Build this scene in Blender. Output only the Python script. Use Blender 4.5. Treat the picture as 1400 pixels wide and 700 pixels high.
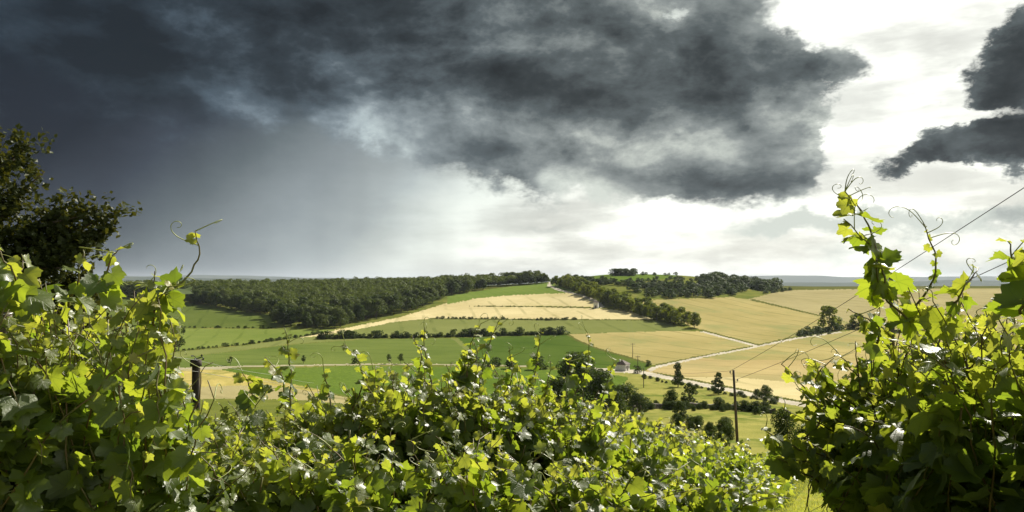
import bpy, math, random, os
import numpy as np
from mathutils import Vector, Matrix

random.seed(7)
RNG = np.random.default_rng(11)
R = math.radians
for o in list(bpy.data.objects):
    bpy.data.objects.remove(o, do_unlink=True)
SC = bpy.context.scene
COL = SC.collection

# ------------------------------------------------------------------ camera
# level camera on the vineyard slope, looking along +Y; photo pixels (1400x700): horizon on row 384
F, UC, VH = 1089.0, 700.0, 384.0
cam_data = bpy.data.cameras.new('camera')
cam_data.sensor_width = 36.0
cam_data.lens = 36.0 * F / 1400.0
cam_data.shift_y = (VH - 350.0) / 1400.0
cam_data.clip_start = 0.05
cam_data.clip_end = 60000.0
cam = bpy.data.objects.new('camera', cam_data)
cam.location = (0, 0, 0)
cam.rotation_euler = (R(90), 0, 0)
COL.objects.link(cam)
SC.camera = cam

# ------------------------------------------------------------------ light
SUN_AZ, SUN_EL = R(36), R(38)          # azimuth to the right of the view axis
sun_dir = Vector((math.sin(SUN_AZ) * math.cos(SUN_EL), math.cos(SUN_AZ) * math.cos(SUN_EL), math.sin(SUN_EL)))
sd = bpy.data.lights.new('sun', 'SUN')
sd.energy = 5.0
sd.angle = R(0.53)
sd.color = (1.0, 0.94, 0.82)
so = bpy.data.objects.new('sun', sd)
so.rotation_euler = sun_dir.to_track_quat('Z', 'Y').to_euler()
COL.objects.link(so)

vs = SC.view_settings
SC.display_settings.display_device = 'sRGB'
vs.view_transform = 'Standard'
vs.look = 'None'
vs.exposure = 0.72
vs.gamma = 1.0
vs.use_curve_mapping = False
SC.cycles.max_bounces = 9
SC.cycles.diffuse_bounces = 4
SC.cycles.glossy_bounces = 2
SC.cycles.transmission_bounces = 6
SC.cycles.transparent_max_bounces = 8
SC.cycles.volume_bounces = 0
SC.cycles.caustics_reflective = False
SC.cycles.caustics_refractive = False
SC.cycles.sample_clamp_indirect = 4.0

# ------------------------------------------------------------------ sky: a Nishita sky behind a storm front of clouds
world = bpy.data.worlds.new('World')
SC.world = world
world.use_nodes = True
world.cycles.sampling_method = 'MANUAL'
world.cycles.sample_map_resolution = 512
SKY_STRENGTH = 0.1


class NG:
    """short hand for building a node graph"""
    def __init__(self, tree):
        self.t = tree
        tree.nodes.clear()

    def n(self, typ, **kw):
        nd = self.t.nodes.new(typ)
        for k, v in kw.items():
            setattr(nd, k, v)
        return nd

    def put(self, sock, v):
        if hasattr(v, 'links'):
            self.t.links.new(v, sock)
        elif v is not None:
            if sock.type == 'RGBA' and isinstance(v, (tuple, list)) and len(v) == 3:
                v = (*v, 1.0)
            sock.default_value = v

    def m(self, op, a, b=None, c=None, clamp=False):
        nd = self.n('ShaderNodeMath', operation=op, use_clamp=clamp)
        for i, v in enumerate((a, b, c)):
            if v is not None:
                self.put(nd.inputs[i], v)
        return nd.outputs[0]

    def add(self, a, b): return self.m('ADD', a, b)
    def sub(self, a, b): return self.m('SUBTRACT', a, b)
    def mul(self, a, b): return self.m('MULTIPLY', a, b)

    def vm(self, op, a, b=None, out=0, scale=None):
        nd = self.n('ShaderNodeVectorMath', operation=op)
        self.put(nd.inputs[0], a)
        if b is not None:
            self.put(nd.inputs[1], b)
        if scale is not None:
            self.put(nd.inputs['Scale'], scale)
        return nd.outputs[out]

    def sep(self, v):
        nd = self.n('ShaderNodeSeparateXYZ')
        self.put(nd.inputs[0], v)
        return nd.outputs

    def comb(self, x, y, z):
        nd = self.n('ShaderNodeCombineXYZ')
        for i, v in enumerate((x, y, z)):
            self.put(nd.inputs[i], v)
        return nd.outputs[0]

    def noise(self, vec, scale, detail=4, rough=0.5, lac=2.0, dist=0.0, color=False):
        nd = self.n('ShaderNodeTexNoise')
        if vec is not None:
            self.put(nd.inputs['Vector'], vec)
        nd.inputs['Scale'].default_value = scale
        nd.inputs['Detail'].default_value = detail
        nd.inputs['Roughness'].default_value = rough
        nd.inputs['Lacunarity'].default_value = lac
        nd.inputs['Distortion'].default_value = dist
        return nd.outputs['Color' if color else 'Fac']

    def sm(self, v, a, b, lo=0.0, hi=1.0):
        nd = self.n('ShaderNodeMapRange', interpolation_type='SMOOTHSTEP')
        self.put(nd.inputs['Value'], v)
        for k, x in zip(('From Min', 'From Max', 'To Min', 'To Max'), (a, b, lo, hi)):
            self.put(nd.inputs[k], x)
        return nd.outputs[0]

    def ramp(self, fac, stops):
        nd = self.n('ShaderNodeValToRGB')
        self.put(nd.inputs[0], fac)
        els = nd.color_ramp.elements
        while len(els) < len(stops):
            els.new(0.5)
        for e, (p, c) in zip(els, stops):
            e.position = p
            e.color = (*c, 1.0)
        return nd.outputs[0]

    def mix(self, fac, a, b, blend='MIX'):
        nd = self.n('ShaderNodeMix', data_type='RGBA', blend_type=blend)
        self.put(nd.inputs[0], fac)
        self.put(nd.inputs[6], a)
        self.put(nd.inputs[7], b)
        return nd.outputs[2]


def build_world():
    g = NG(world.node_tree)
    out = g.n('ShaderNodeOutputWorld')
    bg = g.n('ShaderNodeBackground')
    bg.inputs['Strength'].default_value = SKY_STRENGTH
    g.t.links.new(bg.outputs[0], out.inputs[0])
    sky = g.n('ShaderNodeTexSky', sky_type='NISHITA')
    sky.sun_disc = False
    sky.sun_elevation = SUN_EL
    sky.sun_rotation = SUN_AZ
    sky.air_density = 1.0
    sky.dust_density = 2.0
    tc = g.n('ShaderNodeTexCoord')
    D = g.vm('NORMALIZE', tc.outputs['Generated'])
    dx, dy, dz = g.sep(D)
    # noise domain: direction, a little flattened as cloud decks are
    P = g.vm('MULTIPLY', D, (1.7, 1.7, 3.0))
    warp = g.noise(P, 3.0, 8, 0.66, color=True)
    warp = g.vm('SUBTRACT', warp, (0.5, 0.5, 0.5))
    wx, wy, wz = g.sep(warp)
    az = g.m('ARCTAN2', dx, dy)
    el = g.m('ARCSINE', dz)
    A = g.add(az, g.mul(wx, 0.24))
    E = g.add(el, g.mul(wy, 0.13))

    def ang(u, v):
        a = math.atan((u - UC) / F)
        return a, math.atan((VH - v) / F * math.cos(a))

    def blob(u, v, su, sv, amp):
        a, e = ang(u, v)
        qa = g.mul(g.sub(A, a), F / su)
        qe = g.mul(g.sub(E, e), F / sv)
        r2 = g.m('MULTIPLY_ADD', qe, qe, g.mul(qa, qa))
        return g.mul(g.m('EXPONENT', g.mul(r2, -0.5)), amp)

    def total(lst, start=None):
        s = start
        for b in lst:
            x = blob(*b)
            s = x if s is None else g.add(s, x)
        return s

    # clear haze behind the clouds: dark slate rain on one side, bright towards the sun
    side = g.m('DIVIDE', dx, g.m('SQRT', g.m('MAXIMUM', g.sub(1.0, g.mul(dz, dz)), 0.02)))
    t = g.add(g.mul(side, 1.95), g.mul(el, -2.1))
    t = g.add(t, g.add(1.29, g.mul(wx, 0.24)))
    bgc = g.ramp(g.mul(t, 0.8), [(0.0, (.013, .019, .030)), (.14, (.043, .056, .077)), (.30, (.118, .146, .160)), (.46, (.25, .29, .305)),
                     (.62, (.40, .45, .45)), (.78, (.72, .77, .71)), (1.0, (.93, .95, .87))])
    soft = g.noise(g.vm('ADD', g.vm('MULTIPLY', P, (1.0, 1.0, 2.4)), (7.3, 2.2, 1.0)), 3.0, 8, 0.6)
    shaft = g.noise(g.comb(g.mul(az, 9.0), g.mul(el, 1.2), 0.0), 1.0, 4, .5)
    bgc = g.vm('SCALE', bgc, scale=g.add(g.mul(g.sm(side, -.28, .10), g.sm(soft, .36, .64, -2.0, 1.2)), g.sm(shaft, .3, .7, 6.0, 7.1)))
    # Nishita air and glow added where the veil is thin
    veil = g.sm(t, 0.55, 1.6)
    bgc = g.mix(1.0, bgc, g.mix(veil, (0, 0, 0), g.vm('SCALE', sky.outputs[0], scale=0.05)), 'ADD')

    # cloud decks
    n1 = g.noise(P, 2.6, 9, 0.58, dist=0.12)
    off = (.05, 0.0, 0.07)
    n2 = g.noise(g.vm('ADD', P, off), 2.6, 6, 0.58, dist=0.12)
    nb = g.noise(g.vm('ADD', P, (3.1, 1.7, .4)), 6.5, 9, 0.62, dist=.25)
    nb = g.add(g.mul(g.m('ABSOLUTE', g.sub(nb, .5)), -1.6), .66)
    main = [(800, 130, 290, 105, 1.05), (560, 40, 250, 75, .85), (980, 130, 150, 62, .62), (730, 198, 120, 32, .42),
            (900, 212, 150, 28, .58), (1060, 195, 70, 48, .42), (150, 20, 330, 100, .8), (1150, 110, 60, 38, .55),
            (1398, 90, 60, 42, 1.55), (1365, 55, 30, 18, .5), (1340, 125, 30, 8, .45), (1330, 205, 120, 27, 1.45), (1430, 205, 60, 34, .6), (1225, 238, 50, 9, .5), (1240, 52, 20, 9, .55), (1220, 130, 20, 10, .4), (1270, 200, 25, 12, .3),
            (1310, 305, 150, 13, 1.25), (1100, 300, 60, 10, .2), (1000, 290, 120, 8, .22), (1340, 350, 140, 12, 1.15), (880, 318, 45, 8, .9), (1080, 300, 90, 9, .8), (760, 300, 60, 6, .7),
            (860, 318, 300, 34, -.85), (905, 6, 24, 12, -.95), (1262, 70, 80, 95, -1.25), (1130, 15, 75, 25, -.55), (1165, 190, 40, 50, -1.15), (1190, 222, 40, 22, -.5),
            (1370, 150, 90, 9, -.75), (420, 225, 150, 40, -.55), (250, 330, 300, 55, -.45), (80, 260, 150, 60, -.3), (1290, 262, 130, 12, -.45), (1230, 350, 90, 14, -.2)]
    bias = total(main)
    # overhead and behind the camera the deck goes on, broken
    up = g.mul(g.sm(el, .33, .60), .45)
    bias = g.add(bias, up)
    dens = g.add(bias, g.mul(g.sub(n1, 0.5), 1.75))
    dens = g.add(dens, g.mul(g.sub(nb, 0.5), 0.75))
    soften = g.sm(side, -.40, .0)
    soften = g.mul(soften, g.sm(el, .055, .125))
    cov = g.sm(dens, g.add(.02, g.mul(soften, .24)), g.add(.95, g.mul(soften, -.24)))
    # relief: lit where the deck thins towards the sun
    lit = g.mul(g.sub(n1, n2), 1.9)
    glow = total([(575, 170, 80, 34, .34), (850, 205, 85, 30, .48), (640, 30, 90, 30, .10), (1000, 60, 120, 22, .12), (370, 140, 90, 40, .07),
                  (1090, 170, 60, 40, .16), (740, 250, 80, 14, .12), (1330, 303, 180, 16, .34), (1340, 350, 150, 12, .42), (960, 305, 200, 20, .55),
                  (60, 60, 260, 130, -.42), (1380, 95, 80, 50, -.30), (1350, 215, 120, 30, -.24), (970, 115, 120, 30, -.10)])
    lf = g.add(g.add(.49, lit), g.add(glow, g.mul(g.sub(nb, .5), .52)))
    lf = g.add(lf, g.sm(dens, .62, 1.5, .10, -.12))
    cc = g.ramp(lf, [(0.0, (.014, .018, .020)), (.22, (.034, .042, .045)), (.45, (.088, .106, .110)), (.70, (.24, .268, .262)), (1.0, (.60, .64, .58))])
    # bluer and darker deck away from the sun
    blue = g.sm(side, -.62, .15)
    cc = g.mix(1.0, cc, g.mix(blue, (.70, .90, 1.20), (1, 1, 1)), 'MULTIPLY')
    cc = g.vm('SCALE', cc, scale=7.0)
    fin = g.mix(cov, bgc, cc)
    g.put(bg.inputs['Color'], fin)


build_world()

# ------------------------------------------------------------------ helpers
def tag(o, label, cat, group=None, kind=None):
    o['label'] = label
    o['category'] = cat
    if group:
        o['group'] = group
    if kind:
        o['kind'] = kind
    return o


def mesh_np(name, verts, faces, smooth=True):
    """faces: (n,k) integer array (all of one size) or a list of lists"""
    me = bpy.data.meshes.new(name)
    verts = np.asarray(verts, dtype=np.float32)
    me.vertices.add(len(verts))
    me.vertices.foreach_set('co', verts.ravel())
    if isinstance(faces, np.ndarray):
        k = faces.shape[1]
        loops = faces.ravel().astype(np.int32)
        starts = np.arange(0, len(loops), k, dtype=np.int32)
    else:
        loops = np.array([i for f in faces for i in f], dtype=np.int32)
        starts = np.cumsum([0] + [len(f) for f in faces[:-1]]).astype(np.int32)
    me.loops.add(len(loops))
    me.loops.foreach_set('vertex_index', loops)
    me.polygons.add(len(starts))
    me.polygons.foreach_set('loop_start', starts)
    me.update(calc_edges=True)
    me.validate()
    me.polygons.foreach_set('use_smooth', np.full(len(me.polygons), smooth, dtype=bool))
    return me


def link(name, me, mat=None, parent=None, loc=None):
    o = bpy.data.objects.new(name, me)
    COL.objects.link(o)
    if mat is not None and me is not None and len(me.materials) == 0:
        me.materials.append(mat)
    if parent is not None:
        o.parent = parent
    if loc is not None:
        o.location = loc
    return o


def empty(name, loc=(0, 0, 0), rz=0.0, sc=1.0):
    o = bpy.data.objects.new(name, None)
    o.empty_display_size = 0.2
    COL.objects.link(o)
    o.location = loc
    o.rotation_euler = (0, 0, rz)
    o.scale = (sc, sc, sc) if not isinstance(sc, tuple) else sc
    return o


class MB:
    """collects boxes, tubes and loose faces into one mesh"""
    def __init__(self):
        self.v, self.f = [], []

    def box(self, x0, x1, y0, y1, z0, z1):
        b = len(self.v)
        self.v += [(x, y, z) for z in (z0, z1) for y in (y0, y1) for x in (x0, x1)]
        self.f += [[b + i for i in q] for q in ((0, 2, 3, 1), (4, 5, 7, 6), (0, 1, 5, 4), (2, 6, 7, 3), (0, 4, 6, 2), (1, 3, 7, 5))]
        return self

    def tube(self, pts, radii, n=6, cap=True):
        pts = [Vector(p) for p in pts]
        if not hasattr(radii, '__len__'):
            radii = [radii] * len(pts)
        b = len(self.v)
        ref = Vector((0.31, 0.17, 1)).normalized()
        for i, p in enumerate(pts):
            d = (pts[min(i + 1, len(pts) - 1)] - pts[max(i - 1, 0)])
            d = d.normalized() if d.length > 1e-9 else Vector((0, 0, 1))
            a = d.cross(ref)
            if a.length < .15:
                a = d.cross(Vector((1, 0, 0)))
            a.normalize()
            c = d.cross(a)
            for k in range(n):
                t = 2 * math.pi * k / n
                self.v.append(tuple(p + (a * math.cos(t) + c * math.sin(t)) * radii[i]))
        for i in range(len(pts) - 1):
            for k in range(n):
                k2 = (k + 1) % n
                self.f.append([b + i * n + k, b + i * n + k2, b + (i + 1) * n + k2, b + (i + 1) * n + k])
        if cap:
            self.f.append([b + k for k in range(n)][::-1])
            e = b + (len(pts) - 1) * n
            self.f.append([e + k for k in range(n)])
        return self

    def face(self, pts):
        b = len(self.v)
        self.v += [tuple(p) for p in pts]
        self.f.append(list(range(b, b + len(pts))))
        return self

    def mesh(self, name, smooth=True):
        return mesh_np(name, np.array(self.v), self.f, smooth)

    def build(self, name, mat, parent=None, smooth=True, loc=None):
        return link(name, self.mesh(name, smooth), mat, parent, loc)


# ------------------------------------------------------------------ terrain: slope below the camera, valley floor, hill opposite
_py = np.array([-40, -5, 0, 3, 6, 10, 20, 40, 80, 150, 200, 250, 320, 400, 500, 600, 700, 800, 900, 1000.])
_pz = np.array([3.0, -1.35, -1.65, -1.9, -2.5, -3.4, -5.7, -9.8, -17, -26, -30.5, -33.5, -35.8, -36.6, -35, -30, -22, -13, -5.6, -1.0])


def _pchip(xk, yk, x):
    h = np.diff(xk)
    d = np.diff(yk) / h
    m = np.zeros_like(yk)
    for i in range(1, len(xk) - 1):
        if d[i - 1] * d[i] > 0:
            w1, w2 = 2 * h[i] + h[i - 1], h[i] + 2 * h[i - 1]
            m[i] = (w1 + w2) / (w1 / d[i - 1] + w2 / d[i])
    m[0], m[-1] = d[0], d[-1]
    x = np.clip(x, xk[0], xk[-1])
    i = np.clip(np.searchsorted(xk, x, side='right') - 1, 0, len(xk) - 2)
    t = (x - xk[i]) / h[i]
    return ((2 * t**3 - 3 * t**2 + 1) * yk[i] + (t**3 - 2 * t**2 + t) * h[i] * m[i]
            + (-2 * t**3 + 3 * t**2) * yk[i + 1] + (t**3 - t**2) * h[i] * m[i + 1])


_ru = np.array([-800, 0, 230, 330, 500, 650, 745, 790, 850, 920, 1000, 1050, 1110, 1400, 2200.])
_rv = np.array([402, 400, 399, 398, 396, 391, 386, 379.5, 374.5, 376, 384, 390, 391.5, 391, 391.])
VALLEY = 480.0


def ground_uy(u, y):
    """ground height for a bearing (given as a photo column) and a depth"""
    u = np.asarray(u, float)
    y = np.asarray(y, float)
    yc = np.minimum(y, 1000.0)
    z0 = _pchip(_py, _pz, yc)
    ys = np.maximum(yc, 3.0)
    ve = VH - F * z0 / ys
    vr = _pchip(_ru, _rv, u)
    vv = np.where(ve < VALLEY, VALLEY - (VALLEY - ve) * (VALLEY - vr) / (VALLEY - (VH + F * 1.0 / 1000)), ve)
    z = np.where(y < 3.0, z0, -ys * (vv - VH) / F)
    over = np.maximum(y - 1000.0, 0.0)
    z = z - (z + 60.0) * (1 - np.exp(-(over / 420.0) ** 1.5))
    return z


def ground(x, y):
    x = np.asarray(x, float)
    y = np.asarray(y, float)
    return ground_uy(UC + F * x / np.maximum(y, 3.0), y)


_ty = np.concatenate([np.linspace(3, 20, 60), np.geomspace(20.2, 1000, 1500)])


def at_pix(u, v):
    """where the line of sight through a photo pixel meets the ground"""
    z = ground_uy(np.full_like(_ty, u), _ty)
    vv = VH - F * z / _ty
    i = int(np.argmax(vv <= v)) if (vv <= v).any() else len(_ty) - 1
    y = float(_ty[i])
    if i > 0:
        a, b = vv[i - 1], vv[i]
        y = float(_ty[i - 1] + (_ty[i] - _ty[i - 1]) * np.clip((a - v) / max(a - b, 1e-6), 0, 1))
    return Vector((y * (u - UC) / F, y, float(ground_uy(u, y))))


def gpt(x, y, dz=0.0):
    return Vector((x, y, float(ground(x, y)) + dz))


# ------------------------------------------------------------------ ground materials
def base_mat(name):
    m = bpy.data.materials.new(name)
    m.use_nodes = True
    g = NG(m.node_tree)
    out = g.n('ShaderNodeOutputMaterial')
    p = g.n('ShaderNodeBsdfPrincipled')
    g.t.links.new(p.outputs[0], out.inputs[0])
    return m, g, p, out


def field_mat(name, a, b, scale=0.02, row_dir=0.0, row_gap=0.0, row_amt=0.0, rowcol=None, rough=0.9, fine=0.6, patch=None, patch_amt=0.0, tram=0.0):
    """crop or grass: two tones in patches, fine grain, drilled rows or tractor lines"""
    m, g, p, out = base_mat(name)
    pos = g.n('ShaderNodeNewGeometry').outputs['Position']
    big = g.noise(pos, scale, 5, 0.6)
    mid = g.noise(pos, scale * 14, 4, 0.65)
    fac = g.add(g.mul(g.sub(big, .5), 2.2), g.add(.5, g.mul(g.sub(mid, .5), fine)))
    c = g.mix(g.m('MINIMUM', g.m('MAXIMUM', fac, 0.0), 1.0), a, b)
    x, y, z = g.sep(pos)
    w = g.mul(g.sub(g.noise(pos, 0.012, 2, .5), .5), 9.0)
    q = g.add(g.add(g.mul(x, math.cos(row_dir)), g.mul(y, math.sin(row_dir))), w)
    if row_gap > 0:
        s = g.m('SINE', g.mul(q, 2 * math.pi / row_gap))
        s = g.mul(g.sm(s, -.5, .8), g.sm(g.noise(pos, .6, 3, .6), .3, .6))
        c = g.mix(g.mul(s, row_amt), c, rowcol)
    if tram > 0:
        s = g.m('SINE', g.mul(q, 2 * math.pi / tram))
        c = g.mix(g.mul(g.mul(g.sm(s, .86, .99), .50), g.sm(g.noise(pos, .03, 3, .6), .35, .6)), c, (a[0] * .62, a[1] * .66, a[2] * .6))
    if patch is not None:
        pn = g.noise(g.vm('MULTIPLY', pos, (1.0, .55, 1.0)), scale * 1.7, 6, .62)
        c = g.mix(g.mul(g.sm(pn, .50, .66), patch_amt), c, patch)
    g.put(p.inputs['Base Color'], c)
    p.inputs['Roughness'].default_value = rough
    p.inputs['Specular IOR Level'].default_value = 0.0
    bp = g.n('ShaderNodeBump')
    bp.inputs['Strength'].default_value = 0.6
    bp.inputs['Distance'].default_value = 0.5
    g.put(bp.inputs['Height'], g.noise(pos, 0.9, 5, 0.7))
    g.t.links.new(bp.outputs[0], p.inputs['Normal'])
    return m


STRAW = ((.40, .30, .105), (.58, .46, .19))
M = {}
M['rough_grass'] = field_mat('rough_grass', (.085, .110, .022), (.170, .180, .040), .05, patch=(.26, .22, .07), patch_amt=.5)
M['green_a'] = field_mat('green_a', (.078, .108, .022), (.120, .148, .036), .015, .3, 24, 0, tram=18)
M['green_b'] = field_mat('green_b', (.125, .168, .034), (.180, .215, .052), .015, .25, tram=16)
M['green_c'] = field_mat('green_c', (.092, .130, .028), (.145, .180, .044), .018, 1.4, tram=20)
M['green_d'] = field_mat('green_d', (.056, .096, .016), (.100, .142, .028), .012, .9, tram=24, patch=(.15, .15, .04), patch_amt=.35)
M['green_e'] = field_mat('green_e', (.150, .172, .050), (.200, .215, .070), .012, .15, tram=24)
M['green_f'] = field_mat('green_f', (.090, .145, .020), (.140, .195, .034), .02, 1.2, 3.0, .65, (.030, .062, .012))
M['green_g'] = field_mat('green_g', (.115, .170, .030), (.160, .210, .044), .02, .2, 8, .3, (.10, .15, .03))
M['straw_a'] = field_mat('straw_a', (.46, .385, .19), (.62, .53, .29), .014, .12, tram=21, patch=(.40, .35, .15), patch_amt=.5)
M['straw_b'] = field_mat('straw_b', (.265, .230, .085), (.425, .350, .150), .010, .5, tram=24, patch=(.235, .245, .095), patch_amt=.8)
M['straw_c'] = field_mat('straw_c', (.34, .265, .115), (.46, .365, .170), .010, .9, tram=24, patch=(.30, .27, .12), patch_amt=.65)
M['straw_d'] = field_mat('straw_d', (.27, .235, .112), (.40, .345, .172), .010, .7, tram=24, patch=(.26, .23, .09), patch_amt=.5)
M['hay'] = field_mat('hay', (.31, .26, .075), (.52, .42, .15), .05, .4, 7, .35, (.26, .23, .06), patch=(.14, .17, .035), patch_amt=.6)
M['meadow'] = field_mat('meadow', (.17, .185, .040), (.33, .30, .09), .06, patch=(.10, .14, .026), patch_amt=.85)
M['grass_path'] = field_mat('grass_path', (.15, .19, .030), (.27, .27, .055), .30, patch=(.33, .29, .09), patch_amt=.45)
M['track_earth'] = field_mat('track_earth', (.27, .245, .15), (.40, .36, .24), .08, fine=.9)
M['gravel'] = field_mat('gravel', (.38, .34, .26), (.56, .51, .41), .08, fine=.9)
M['verge'] = field_mat('verge', (.075, .085, .022), (.13, .13, .035), .08)
M['plain'] = field_mat('plain', (.10, .14, .06), (.26, .24, .12), .0016, patch=(.05, .08, .035), patch_amt=.9)
M['hill'] = field_mat('hill', (.035, .055, .035), (.07, .085, .05), .0012)

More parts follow.
